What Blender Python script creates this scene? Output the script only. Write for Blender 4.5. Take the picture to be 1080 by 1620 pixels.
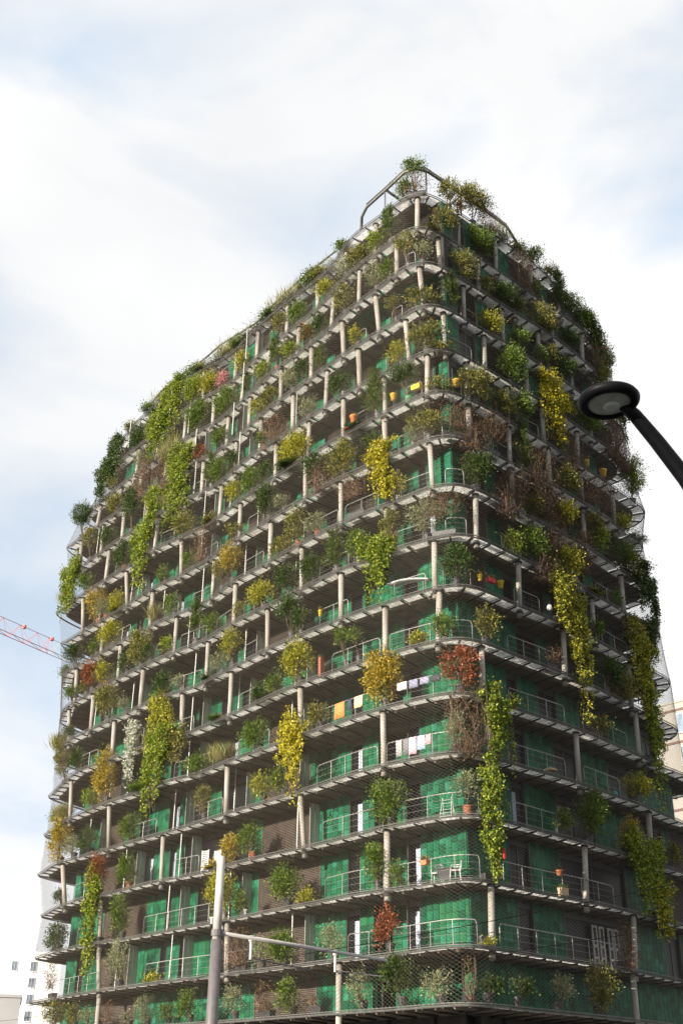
import bpy, math, random
import numpy as np
from mathutils import Matrix, Vector

for _o in list(bpy.data.objects):
    bpy.data.objects.remove(_o, do_unlink=True)
SC = bpy.context.scene
COL = SC.collection
random.seed(11)
RNG = np.random.default_rng(11)

# ------------------------------------------------------------------ camera
CAM_H = 1.6
cam_data = bpy.data.cameras.new("camera")
cam = bpy.data.objects.new("camera", cam_data)
COL.objects.link(cam)
cam_data.sensor_fit = 'HORIZONTAL'
cam_data.sensor_width = 24.0
cam_data.lens = 1760.0 / 1080.0 * 24.0
cam_data.clip_start = 0.1
cam_data.clip_end = 3000.0
_th, _rl = math.radians(28.0), 0.01
_r0, _f0 = Vector((1, 0, 0)), Vector((0, math.cos(_th), math.sin(_th)))
_u0 = Vector((0, -math.sin(_th), math.cos(_th)))
_r = _r0 * math.cos(_rl) + _u0 * math.sin(_rl)
_u = _u0 * math.cos(_rl) - _r0 * math.sin(_rl)
_m = Matrix((_r, _u, -_f0)).transposed().to_4x4()
_m.translation = Vector((0, 0, CAM_H))
cam.matrix_world = _m
SC.camera = cam

# ------------------------------------------------------------------ sky and sun
SUN_EL = math.radians(14.5)
SUN_DIR = Vector((-0.74 * math.cos(SUN_EL), -0.67 * math.cos(SUN_EL), math.sin(SUN_EL)))
world = bpy.data.worlds.new("World")
SC.world = world
world.use_nodes = True
wn, wl = world.node_tree.nodes, world.node_tree.links
wn.clear()
w_out = wn.new('ShaderNodeOutputWorld')
w_sky = wn.new('ShaderNodeTexSky')
w_sky.sky_type = 'NISHITA'
w_sky.sun_disc = False
w_sky.sun_elevation = SUN_EL
w_sky.sun_rotation = math.atan2(SUN_DIR.x, SUN_DIR.y)
w_sky.air_density = 1.0
w_sky.dust_density = 1.5
bg_sky = wn.new('ShaderNodeBackground'); bg_sky.inputs['Strength'].default_value = 0.065
wl.new(w_sky.outputs[0], bg_sky.inputs['Color'])
w_tc = wn.new('ShaderNodeTexCoord')
w_map = wn.new('ShaderNodeMapping'); w_map.inputs['Scale'].default_value = (1.0, 1.0, 1.7)
w_map.inputs['Location'].default_value = (0.35, 0.1, 0.42)
wl.new(w_tc.outputs['Generated'], w_map.inputs['Vector'])
n1 = wn.new('ShaderNodeTexNoise'); n1.inputs['Scale'].default_value = 2.6
n1.inputs['Detail'].default_value = 7; n1.inputs['Roughness'].default_value = 0.5; n1.inputs['Distortion'].default_value = 0.5
wl.new(w_map.outputs[0], n1.inputs['Vector'])
r1 = wn.new('ShaderNodeValToRGB')          # cloud body: bluish thin veil to bright white
r1.color_ramp.elements[0].position = 0.34; r1.color_ramp.elements[0].color = (0.66, 0.78, 0.93, 1)
r1.color_ramp.elements[1].position = 0.50; r1.color_ramp.elements[1].color = (1.0, 1.0, 1.0, 1)
wl.new(n1.outputs['Fac'], r1.inputs['Fac'])
bg_cl = wn.new('ShaderNodeBackground'); bg_cl.inputs['Strength'].default_value = 0.45
wl.new(r1.outputs[0], bg_cl.inputs['Color'])
n2 = wn.new('ShaderNodeTexNoise'); n2.inputs['Scale'].default_value = 1.3; n2.inputs['Detail'].default_value = 5
wl.new(w_map.outputs[0], n2.inputs['Vector'])
r2 = wn.new('ShaderNodeValToRGB')          # cloud cover
r2.color_ramp.elements[0].position = 0.30; r2.color_ramp.elements[0].color = (0.72, 0.72, 0.72, 1)
r2.color_ramp.elements[1].position = 0.55; r2.color_ramp.elements[1].color = (1, 1, 1, 1)
wl.new(n2.outputs['Fac'], r2.inputs['Fac'])
w_mix = wn.new('ShaderNodeMixShader')
wl.new(r2.outputs[0], w_mix.inputs[0]); wl.new(bg_sky.outputs[0], w_mix.inputs[1]); wl.new(bg_cl.outputs[0], w_mix.inputs[2])
wl.new(w_mix.outputs[0], w_out.inputs['Surface'])

sun_d = bpy.data.lights.new("sun", 'SUN')
sun_d.energy = 5.0
sun_d.angle = math.radians(0.6)
sun_d.color = (1.0, 0.91, 0.77)
sun = bpy.data.objects.new("sun", sun_d)
COL.objects.link(sun)
sun.rotation_euler = (-SUN_DIR).to_track_quat('-Z', 'Y').to_euler()
SC.view_settings.view_transform = 'Standard'
SC.view_settings.look = 'None'
SC.view_settings.exposure = 1.2
SC.view_settings.gamma = 1.0
SC.cycles.max_bounces = 6
SC.cycles.diffuse_bounces = 3
SC.cycles.glossy_bounces = 2
SC.cycles.transparent_max_bounces = 4

# ------------------------------------------------------------------ survey data (metres; x right, y away, z up)
# OUTLINE: plan of each balcony edge, from the far end of the sunlit side round the nose to the end of the shaded side
OUTLINE = {
1:[(-20.39,80.58),(-19.9,79.82),(-19.41,79.07),(-18.92,78.31),(-18.43,77.56),(-17.94,76.8),(-17.45,76.05),(-16.96,75.29),(-16.47,74.54),(-15.97,73.8),(-15.47,73.05),(-14.96,72.3),(-14.46,71.56),(-13.95,70.82),(-13.41,70.09),(-12.86,69.39),(-12.3,68.68),(-11.73,67.98),(-11.18,67.27),(-10.62,66.56),(-10.07,65.85),(-9.52,65.14),(-8.96,64.44),(-8.37,63.76),(-7.75,63.1),(-7.14,62.44),(-6.54,61.77),(-5.95,61.1),(-5.36,60.42),(-4.77,59.74),(-4.19,59.05),(-3.62,58.35),(-3.06,57.65),(-2.5,56.94),(-1.94,56.24),(-1.38,55.53),(-0.82,54.83),(-0.24,54.14),(0.36,53.47),(0.97,52.81),(1.59,52.15),(2.18,51.48),(2.73,50.77),(3.27,50.05),(3.81,49.33),(4.4,48.69),(5.09,48.34),(5.83,48.52),(6.5,49.06),(7.11,49.71),(7.71,50.38),(8.33,51.03),(8.96,51.67),(9.6,52.3),(10.24,52.94),(10.87,53.58),(11.49,54.23),(12.11,54.89),(12.72,55.55),(13.34,56.2),(13.95,56.86),(14.54,57.54),(15.1,58.24),(15.64,58.96),(16.18,59.68),(16.72,60.4),(17.26,61.12),(17.8,61.84),(18.44,62.47),(19.09,63.1),(19.73,63.73),(20.37,64.36),(21.02,64.99),(21.66,65.62),(22.31,66.25),(22.95,66.87),(23.59,67.5),(23.95,67.85)],
2:[(-20.5,81.15),(-20.07,80.35),(-19.64,79.56),(-19.21,78.77),(-18.78,77.98),(-18.35,77.19),(-17.9,76.42),(-17.39,75.68),(-16.85,74.96),(-16.3,74.24),(-15.73,73.54),(-15.13,72.87),(-14.52,72.22),(-13.9,71.57),(-13.27,70.92),(-12.65,70.27),(-12.06,69.59),(-11.49,68.9),(-10.92,68.2),(-10.36,67.5),(-9.79,66.8),(-9.22,66.1),(-8.65,65.41),(-8.07,64.71),(-7.5,64.02),(-6.93,63.33),(-6.37,62.62),(-5.81,61.91),(-5.26,61.2),(-4.71,60.49),(-4.16,59.78),(-3.61,59.07),(-3.05,58.36),(-2.49,57.65),(-1.92,56.96),(-1.35,56.27),(-0.78,55.57),(-0.25,54.84),(0.24,54.1),(0.8,53.4),(1.46,52.81),(2.16,52.25),(2.84,51.67),(3.47,51.02),(4.06,50.35),(4.69,49.74),(5.41,49.39),(6.15,49.53),(6.8,50.08),(7.4,50.73),(8.02,51.39),(8.64,52.04),(9.29,52.66),(9.96,53.26),(10.64,53.85),(11.32,54.44),(11.98,55.05),(12.6,55.69),(13.21,56.36),(13.8,57.03),(14.4,57.71),(14.99,58.39),(15.58,59.07),(16.16,59.75),(16.75,60.44),(17.33,61.12),(17.91,61.81),(18.51,62.48),(19.15,63.11),(19.79,63.74),(20.43,64.38),(21.08,65.01),(21.72,65.64),(22.36,66.27),(23.0,66.91),(23.64,67.54),(23.99,67.89)],
3:[(-20.6,81.63),(-20.22,80.82),(-19.83,80.0),(-19.45,79.19),(-19.06,78.38),(-18.66,77.57),(-18.22,76.79),(-17.74,76.03),(-17.25,75.27),(-16.75,74.52),(-16.21,73.82),(-15.58,73.18),(-14.92,72.58),(-14.3,71.93),(-13.74,71.23),(-13.2,70.51),(-12.66,69.79),(-12.11,69.08),(-11.54,68.38),(-10.95,67.71),(-10.34,67.04),(-9.7,66.41),(-9.06,65.78),(-8.41,65.15),(-7.78,64.51),(-7.2,63.83),(-6.69,63.09),(-6.19,62.35),(-5.67,61.62),(-5.1,60.92),(-4.53,60.22),(-3.95,59.54),(-3.35,58.86),(-2.75,58.2),(-2.14,57.53),(-1.55,56.85),(-0.97,56.16),(-0.39,55.47),(0.18,54.78),(0.74,54.07),(1.28,53.36),(1.84,52.65),(2.45,52.0),(3.1,51.37),(3.76,50.76),(4.45,50.2),(5.2,49.77),(5.98,49.69),(6.7,50.05),(7.36,50.64),(8.01,51.26),(8.65,51.89),(9.29,52.52),(9.93,53.16),(10.57,53.79),(11.2,54.43),(11.84,55.07),(12.47,55.71),(13.09,56.37),(13.69,57.03),(14.3,57.69),(14.91,58.35),(15.52,59.01),(16.12,59.68),(16.71,60.37),(17.29,61.05),(17.88,61.74),(18.46,62.42),(19.06,63.09),(19.71,63.72),(20.35,64.34),(21.0,64.97),(21.64,65.6),(22.29,66.23),(22.93,66.86),(23.58,67.49),(23.93,67.83)],
4:[(-21.27,81.91),(-20.88,81.1),(-20.48,80.29),(-20.09,79.48),(-19.69,78.67),(-19.28,77.87),(-18.8,77.12),(-18.23,76.44),(-17.63,75.77),(-17.02,75.1),(-16.42,74.43),(-15.83,73.75),(-15.26,73.06),(-14.68,72.37),(-14.11,71.67),(-13.53,70.98),(-12.95,70.3),(-12.36,69.62),(-11.77,68.94),(-11.18,68.26),(-10.6,67.57),(-10.02,66.88),(-9.45,66.18),(-8.88,65.49),(-8.31,64.79),(-7.75,64.09),(-7.2,63.38),(-6.64,62.67),(-6.08,61.97),(-5.51,61.27),(-4.93,60.58),(-4.36,59.88),(-3.79,59.19),(-3.21,58.5),(-2.65,57.8),(-2.08,57.1),(-1.53,56.39),(-1.0,55.66),(-0.48,54.92),(0.04,54.2),(0.59,53.48),(1.17,52.8),(1.81,52.16),(2.47,51.56),(3.16,50.98),(3.87,50.43),(4.62,49.95),(5.41,49.69),(6.19,49.84),(6.91,50.31),(7.59,50.9),(8.25,51.51),(8.91,52.12),(9.59,52.71),(10.26,53.31),(10.92,53.92),(11.58,54.54),(12.22,55.17),(12.84,55.82),(13.45,56.48),(14.06,57.14),(14.68,57.79),(15.3,58.44),(15.92,59.1),(16.51,59.77),(17.08,60.47),(17.64,61.17),(18.2,61.88),(18.76,62.59),(19.32,63.29),(19.96,63.92),(20.6,64.56),(21.24,65.19),(21.88,65.82),(22.52,66.45),(23.17,67.08),(23.81,67.71)],
5:[(-21.23,82.04),(-20.83,81.24),(-20.43,80.43),(-20.03,79.62),(-19.63,78.82),(-19.22,78.01),(-18.81,77.22),(-18.34,76.45),(-17.83,75.71),(-17.3,74.98),(-16.78,74.25),(-16.25,73.52),(-15.72,72.8),(-15.17,72.09),(-14.58,71.41),(-13.98,70.74),(-13.38,70.06),(-12.8,69.38),(-12.24,68.67),(-11.7,67.96),(-11.15,67.24),(-10.58,66.55),(-9.94,65.93),(-9.25,65.35),(-8.59,64.75),(-8.0,64.08),(-7.46,63.36),(-6.94,62.62),(-6.41,61.9),(-5.86,61.19),(-5.29,60.49),(-4.73,59.79),(-4.15,59.09),(-3.57,58.41),(-2.99,57.72),(-2.4,57.04),(-1.81,56.36),(-1.23,55.67),(-0.66,54.98),(-0.08,54.28),(0.5,53.6),(1.09,52.92),(1.7,52.26),(2.34,51.63),(3.02,51.04),(3.72,50.48),(4.45,49.97),(5.23,49.62),(6.03,49.65),(6.75,50.08),(7.39,50.7),(8.01,51.35),(8.66,51.97),(9.34,52.55),(10.03,53.13),(10.71,53.72),(11.38,54.32),(12.04,54.93),(12.68,55.57),(13.28,56.23),(13.88,56.91),(14.48,57.58),(15.07,58.26),(15.66,58.94),(16.25,59.62),(16.84,60.3),(17.42,60.98),(18.0,61.67),(18.61,62.33),(19.24,62.97),(19.87,63.62),(20.45,64.3),(21.03,64.99),(21.29,65.29)],
6:[(-21.3,82.14),(-20.93,81.32),(-20.55,80.5),(-20.18,79.69),(-19.81,78.87),(-19.43,78.05),(-19.04,77.24),(-18.64,76.43),(-18.22,75.64),(-17.76,74.87),(-17.22,74.16),(-16.63,73.48),(-16.03,72.81),(-15.43,72.14),(-14.83,71.47),(-14.22,70.81),(-13.61,70.14),(-12.99,69.49),(-12.36,68.84),(-11.73,68.21),(-11.09,67.57),(-10.45,66.94),(-9.8,66.32),(-9.16,65.69),(-8.58,65.01),(-8.03,64.29),(-7.5,63.57),(-6.96,62.85),(-6.41,62.13),(-5.87,61.42),(-5.32,60.7),(-4.78,59.98),(-4.26,59.25),(-3.74,58.52),(-3.21,57.79),(-2.65,57.08),(-2.08,56.39),(-1.47,55.73),(-0.83,55.1),(-0.2,54.45),(0.41,53.79),(1.02,53.14),(1.67,52.52),(2.35,51.93),(3.04,51.35),(3.75,50.8),(4.48,50.28),(5.26,49.93),(6.07,49.91),(6.83,50.28),(7.51,50.85),(8.16,51.48),(8.81,52.09),(9.49,52.68),(10.17,53.27),(10.84,53.87),(11.49,54.49),(12.12,55.13),(12.76,55.77),(13.38,56.42),(13.99,57.08),(14.59,57.75),(15.19,58.42),(15.79,59.09),(16.39,59.76),(16.99,60.44),(17.57,61.12),(18.16,61.8),(18.74,62.49),(19.33,63.17),(19.71,63.63)],
7:[(-21.28,82.05),(-20.94,81.22),(-20.61,80.38),(-20.27,79.55),(-19.94,78.71),(-19.59,77.88),(-19.17,77.1),(-18.65,76.37),(-18.1,75.66),(-17.54,74.95),(-16.98,74.25),(-16.42,73.54),(-15.86,72.84),(-15.3,72.14),(-14.72,71.45),(-14.14,70.76),(-13.56,70.07),(-12.99,69.38),(-12.43,68.67),(-11.86,67.97),(-11.24,67.34),(-10.56,66.75),(-9.87,66.17),(-9.2,65.58),(-8.59,64.93),(-8.05,64.21),(-7.53,63.47),(-7.01,62.74),(-6.48,62.01),(-5.95,61.28),(-5.42,60.56),(-4.89,59.83),(-4.36,59.1),(-3.82,58.38),(-3.25,57.69),(-2.64,57.03),(-2.02,56.38),(-1.41,55.71),(-0.81,55.04),(-0.19,54.39),(0.44,53.75),(1.09,53.13),(1.76,52.53),(2.44,51.94),(3.13,51.36),(3.82,50.79),(4.54,50.26),(5.32,49.92),(6.15,49.93),(6.91,50.31),(7.58,50.88),(8.23,51.5),(8.9,52.11),(9.57,52.71),(10.25,53.3),(10.92,53.89),(11.6,54.49),(12.24,55.11),(12.87,55.76),(13.48,56.42),(14.09,57.08),(14.69,57.75),(15.29,58.42),(15.88,59.1),(16.49,59.77),(17.1,60.42),(17.72,61.07),(18.33,61.74),(18.92,62.42),(19.49,63.11)],
8:[(-21.11,81.84),(-20.86,80.98),(-20.6,80.12),(-20.34,79.26),(-20.02,78.43),(-19.57,77.66),(-19.04,76.93),(-18.51,76.21),(-17.97,75.49),(-17.43,74.77),(-16.87,74.06),(-16.3,73.37),(-15.73,72.67),(-15.17,71.97),(-14.6,71.27),(-14.02,70.58),(-13.44,69.9),(-12.85,69.22),(-12.25,68.54),(-11.64,67.88),(-11.03,67.22),(-10.4,66.58),(-9.75,65.96),(-9.1,65.34),(-8.49,64.68),(-7.95,63.96),(-7.46,63.21),(-6.96,62.46),(-6.43,61.74),(-5.87,61.03),(-5.3,60.34),(-4.72,59.66),(-4.12,58.98),(-3.52,58.31),(-2.93,57.63),(-2.37,56.93),(-1.81,56.22),(-1.25,55.52),(-0.68,54.82),(-0.08,54.16),(0.58,53.55),(1.25,52.95),(1.91,52.34),(2.58,51.74),(3.27,51.16),(4.0,50.64),(4.76,50.17),(5.56,49.88),(6.38,49.94),(7.13,50.34),(7.8,50.93),(8.44,51.56),(9.08,52.19),(9.73,52.81),(10.39,53.42),(11.06,54.03),(11.72,54.64),(12.38,55.25),(13.03,55.87),(13.65,56.52),(14.26,57.19),(14.87,57.85),(15.47,58.52),(16.08,59.18),(16.68,59.85),(17.28,60.52),(17.88,61.19),(18.48,61.86),(19.08,62.54)],
9:[(-21.33,81.85),(-21.11,80.98),(-20.89,80.1),(-20.64,79.25),(-20.26,78.46),(-19.74,77.74),(-19.16,77.05),(-18.58,76.36),(-18.0,75.68),(-17.42,74.99),(-16.85,74.29),(-16.3,73.58),(-15.74,72.87),(-15.18,72.17),(-14.6,71.48),(-14.02,70.79),(-13.44,70.11),(-12.84,69.44),(-12.22,68.79),(-11.59,68.14),(-10.96,67.5),(-10.32,66.87),(-9.67,66.25),(-9.04,65.61),(-8.48,64.91),(-7.99,64.16),(-7.53,63.39),(-7.07,62.62),(-6.57,61.88),(-5.99,61.19),(-5.41,60.51),(-4.85,59.8),(-4.31,59.08),(-3.75,58.38),(-3.17,57.69),(-2.6,57.0),(-2.03,56.3),(-1.45,55.61),(-0.86,54.93),(-0.24,54.28),(0.4,53.64),(1.05,53.03),(1.72,52.43),(2.41,51.84),(3.09,51.26),(3.77,50.67),(4.46,50.11),(5.22,49.74),(6.03,49.75),(6.8,50.12),(7.51,50.66),(8.16,51.28),(8.8,51.91),(9.44,52.54),(10.1,53.16),(10.76,53.77),(11.42,54.38),(12.08,54.99),(12.75,55.59),(13.4,56.21),(14.03,56.86),(14.62,57.53),(15.21,58.21),(15.8,58.9),(16.38,59.58),(16.98,60.25),(17.6,60.9),(18.25,61.52),(18.9,62.14)],
10:[(-21.36,80.14),(-20.8,79.43),(-20.24,78.73),(-19.68,78.02),(-19.12,77.32),(-18.56,76.62),(-18.0,75.91),(-17.43,75.21),(-16.86,74.52),(-16.28,73.83),(-15.71,73.13),(-15.15,72.43),(-14.62,71.7),(-14.09,70.97),(-13.56,70.25),(-12.99,69.55),(-12.37,68.91),(-11.72,68.29),(-11.08,67.66),(-10.48,66.99),(-9.93,66.28),(-9.33,65.62),(-8.72,64.97),(-8.19,64.26),(-7.73,63.49),(-7.27,62.71),(-6.77,61.97),(-6.22,61.26),(-5.63,60.58),(-5.04,59.9),(-4.47,59.21),(-3.91,58.5),(-3.34,57.8),(-2.77,57.11),(-2.19,56.42),(-1.63,55.71),(-1.06,55.02),(-0.45,54.36),(0.19,53.73),(0.85,53.12),(1.51,52.51),(2.17,51.89),(2.83,51.28),(3.5,50.68),(4.18,50.1),(4.9,49.64),(5.69,49.54),(6.44,49.88),(7.15,50.42),(7.84,51.0),(8.52,51.59),(9.18,52.19),(9.85,52.8),(10.52,53.39),(11.2,53.98),(11.87,54.58),(12.53,55.2),(13.17,55.83),(13.8,56.47),(14.43,57.12),(15.04,57.77),(15.65,58.44),(16.24,59.12),(16.81,59.81),(17.4,60.49),(18.02,61.14),(18.44,61.57)],
11:[(-22.24,80.72),(-21.72,79.98),(-21.2,79.25),(-20.68,78.52),(-20.15,77.79),(-19.6,77.08),(-19.02,76.39),(-18.44,75.7),(-17.86,75.01),(-17.28,74.32),(-16.7,73.64),(-16.12,72.95),(-15.53,72.26),(-14.96,71.57),(-14.4,70.87),(-13.86,70.15),(-13.31,69.44),(-12.7,68.78),(-12.03,68.18),(-11.35,67.59),(-10.69,66.99),(-10.02,66.39),(-9.34,65.8),(-8.73,65.16),(-8.21,64.43),(-7.73,63.67),(-7.24,62.92),(-6.73,62.17),(-6.2,61.45),(-5.65,60.74),(-5.09,60.04),(-4.52,59.33),(-3.96,58.64),(-3.39,57.94),(-2.81,57.25),(-2.24,56.56),(-1.65,55.87),(-1.06,55.19),(-0.46,54.52),(0.15,53.86),(0.77,53.21),(1.39,52.55),(2.01,51.9),(2.64,51.26),(3.29,50.64),(3.96,50.05),(4.69,49.6),(5.48,49.52),(6.25,49.85),(6.98,50.37),(7.69,50.91),(8.37,51.5),(9.01,52.13),(9.65,52.76),(10.33,53.35),(11.0,53.94),(11.66,54.55),(12.31,55.18),(12.95,55.81),(13.57,56.46),(14.2,57.11),(14.82,57.75),(15.45,58.4),(16.08,59.04),(16.7,59.69),(17.32,60.35),(17.93,61.01),(18.54,61.67),(19.08,62.26)],
12:[(-21.48,79.69),(-20.92,78.99),(-20.36,78.28),(-19.8,77.57),(-19.25,76.87),(-18.69,76.16),(-18.13,75.45),(-17.58,74.75),(-17.01,74.05),(-16.44,73.35),(-15.86,72.66),(-15.28,71.97),(-14.71,71.28),(-14.13,70.59),(-13.55,69.9),(-12.98,69.21),(-12.38,68.54),(-11.74,67.91),(-11.08,67.3),(-10.4,66.7),(-9.72,66.11),(-9.04,65.52),(-8.41,64.89),(-7.89,64.18),(-7.42,63.41),(-6.96,62.64),(-6.46,61.89),(-5.93,61.17),(-5.37,60.47),(-4.78,59.78),(-4.2,59.1),(-3.62,58.41),(-3.05,57.71),(-2.48,57.01),(-1.92,56.31),(-1.36,55.61),(-0.79,54.91),(-0.2,54.23),(0.42,53.58),(1.06,52.94),(1.7,52.32),(2.36,51.7),(3.02,51.09),(3.67,50.48),(4.34,49.88),(5.06,49.51),(5.83,49.6),(6.56,50.06),(7.25,50.63),(7.93,51.22),(8.61,51.81),(9.27,52.42),(9.93,53.04),(10.6,53.64),(11.28,54.22),(11.96,54.81),(12.61,55.43),(13.23,56.08),(13.84,56.74),(14.45,57.4),(15.07,58.06),(15.7,58.7),(16.34,59.33),(16.97,59.97),(17.58,60.64),(18.17,61.32)],
13:[(-22.06,80.56),(-21.53,79.83),(-20.99,79.12),(-20.43,78.42),(-19.86,77.72),(-19.29,77.02),(-18.72,76.32),(-18.14,75.63),(-17.56,74.94),(-16.98,74.25),(-16.4,73.57),(-15.82,72.88),(-15.24,72.2),(-14.65,71.52),(-14.05,70.84),(-13.46,70.17),(-12.86,69.49),(-12.26,68.82),(-11.66,68.15),(-11.05,67.49),(-10.41,66.86),(-9.74,66.26),(-9.07,65.66),(-8.45,65.02),(-7.86,64.33),(-7.31,63.62),(-6.8,62.88),(-6.33,62.12),(-5.85,61.36),(-5.35,60.61),(-4.83,59.88),(-4.28,59.16),(-3.72,58.46),(-3.14,57.77),(-2.56,57.08),(-2.0,56.38),(-1.44,55.68),(-0.88,54.97),(-0.31,54.27),(0.26,53.58),(0.85,52.9),(1.47,52.25),(2.09,51.6),(2.7,50.93),(3.29,50.25),(3.89,49.62),(4.61,49.27),(5.4,49.38),(6.13,49.83),(6.82,50.4),(7.5,51.0),(8.18,51.59),(8.88,52.15),(9.59,52.7),(10.27,53.29),(10.92,53.91),(11.57,54.54),(12.21,55.17),(12.86,55.79),(13.5,56.42),(14.15,57.04),(14.78,57.68),(15.39,58.35),(15.97,59.03),(16.55,59.72),(17.12,60.41),(17.7,61.11),(18.28,61.8)],
14:[(-21.14,80.4),(-20.6,79.68),(-20.06,78.96),(-19.51,78.24),(-18.97,77.52),(-18.43,76.8),(-17.89,76.08),(-17.35,75.36),(-16.81,74.64),(-16.27,73.93),(-15.71,73.22),(-15.16,72.51),(-14.6,71.8),(-14.03,71.1),(-13.44,70.43),(-12.84,69.76),(-12.23,69.09),(-11.61,68.44),(-10.96,67.82),(-10.31,67.2),(-9.64,66.59),(-9.0,65.97),(-8.41,65.29),(-7.88,64.57),(-7.37,63.83),(-6.86,63.08),(-6.36,62.34),(-5.86,61.59),(-5.35,60.85),(-4.86,60.1),(-4.34,59.36),(-3.77,58.67),(-3.18,57.99),(-2.62,57.29),(-2.05,56.59),(-1.49,55.89),(-0.97,55.16),(-0.5,54.4),(-0.02,53.64),(0.51,52.91),(1.08,52.22),(1.67,51.54),(2.23,50.84),(2.77,50.12),(3.36,49.47),(4.07,49.02),(4.86,48.98),(5.6,49.35),(6.27,49.94),(6.94,50.53),(7.63,51.1),(8.32,51.68),(9.01,52.26),(9.69,52.85),(10.38,53.43),(11.07,54.01),(11.76,54.59),(12.44,55.18),(13.09,55.79),(13.72,56.43),(14.35,57.08),(14.97,57.73),(15.57,58.41),(16.15,59.09),(16.7,59.8),(17.19,60.55),(17.63,61.33),(17.83,61.68)],
15:[(-19.64,79.03),(-19.12,78.3),(-18.6,77.57),(-18.08,76.83),(-17.56,76.1),(-17.04,75.37),(-16.49,74.65),(-15.92,73.96),(-15.33,73.27),(-14.75,72.59),(-14.17,71.9),(-13.61,71.2),(-13.06,70.49),(-12.51,69.77),(-11.96,69.06),(-11.4,68.36),(-10.78,67.71),(-10.11,67.11),(-9.43,66.52),(-8.77,65.92),(-8.15,65.27),(-7.61,64.55),(-7.1,63.81),(-6.6,63.07),(-6.1,62.32),(-5.61,61.56),(-5.11,60.82),(-4.55,60.11),(-3.97,59.43),(-3.38,58.75),(-2.79,58.06),(-2.25,57.35),(-1.74,56.61),(-1.26,55.85),(-0.82,55.07),(-0.39,54.28),(0.08,53.52),(0.63,52.8),(1.2,52.11),(1.8,51.44),(2.39,50.76),(2.96,50.07),(3.58,49.47),(4.32,49.18),(5.1,49.37),(5.82,49.86),(6.52,50.43),(7.21,51.0),(7.9,51.58),(8.59,52.16),(9.26,52.76),(9.93,53.36),(10.61,53.96),(11.27,54.56),(11.93,55.17),(12.59,55.79),(13.25,56.4),(13.91,57.01),(14.57,57.62),(15.23,58.23),(15.87,58.86),(16.47,59.53),(17.02,60.24),(17.57,60.95),(17.81,61.27)],
16:[(-20.36,81.79),(-19.93,80.99),(-19.51,80.2),(-19.08,79.41),(-18.66,78.61),(-18.22,77.82),(-17.77,77.05),(-17.3,76.28),(-16.83,75.51),(-16.35,74.75),(-15.82,74.02),(-15.27,73.31),(-14.72,72.6),(-14.18,71.88),(-13.63,71.17),(-13.07,70.47),(-12.5,69.77),(-11.93,69.08),(-11.33,68.4),(-10.69,67.77),(-10.02,67.17),(-9.33,66.6),(-8.65,66.01),(-8.04,65.37),(-7.53,64.64),(-7.05,63.88),(-6.56,63.12),(-6.05,62.38),(-5.52,61.66),(-4.98,60.94),(-4.43,60.22),(-3.85,59.53),(-3.26,58.86),(-2.65,58.19),(-2.06,57.51),(-1.5,56.81),(-0.99,56.07),(-0.56,55.29),(-0.2,54.47),(0.18,53.66),(0.66,52.91),(1.23,52.22),(1.85,51.57),(2.45,50.91),(3.04,50.23),(3.69,49.65),(4.44,49.38),(5.23,49.58),(5.95,50.07),(6.62,50.66),(7.29,51.26),(7.98,51.84),(8.68,52.4),(9.38,52.97),(10.08,53.54),(10.76,54.12),(11.44,54.72),(12.09,55.33),(12.7,55.99),(13.28,56.68),(13.86,57.37),(14.43,58.07),(14.97,58.78),(15.5,59.51),(16.03,60.24),(16.58,60.95),(17.07,61.59)],
}
NOSE = {0: 41.25, 1: 41.25, 2: 41.25, 3: 42.05, 4: 42.2, 5: 42.2, 6: 43.0, 7: 42.2, 8: 42.2, 9: 42.2, 10: 41.2, 11: 42.1, 12: 40.4, 13: 41.25, 14: 41.15, 15: 38.5, 16: 41.2}
CORNER = (5.777, 51.055)
FRENCH_DOORS = [9.7, 10.35, 11.15, 11.7]
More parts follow.
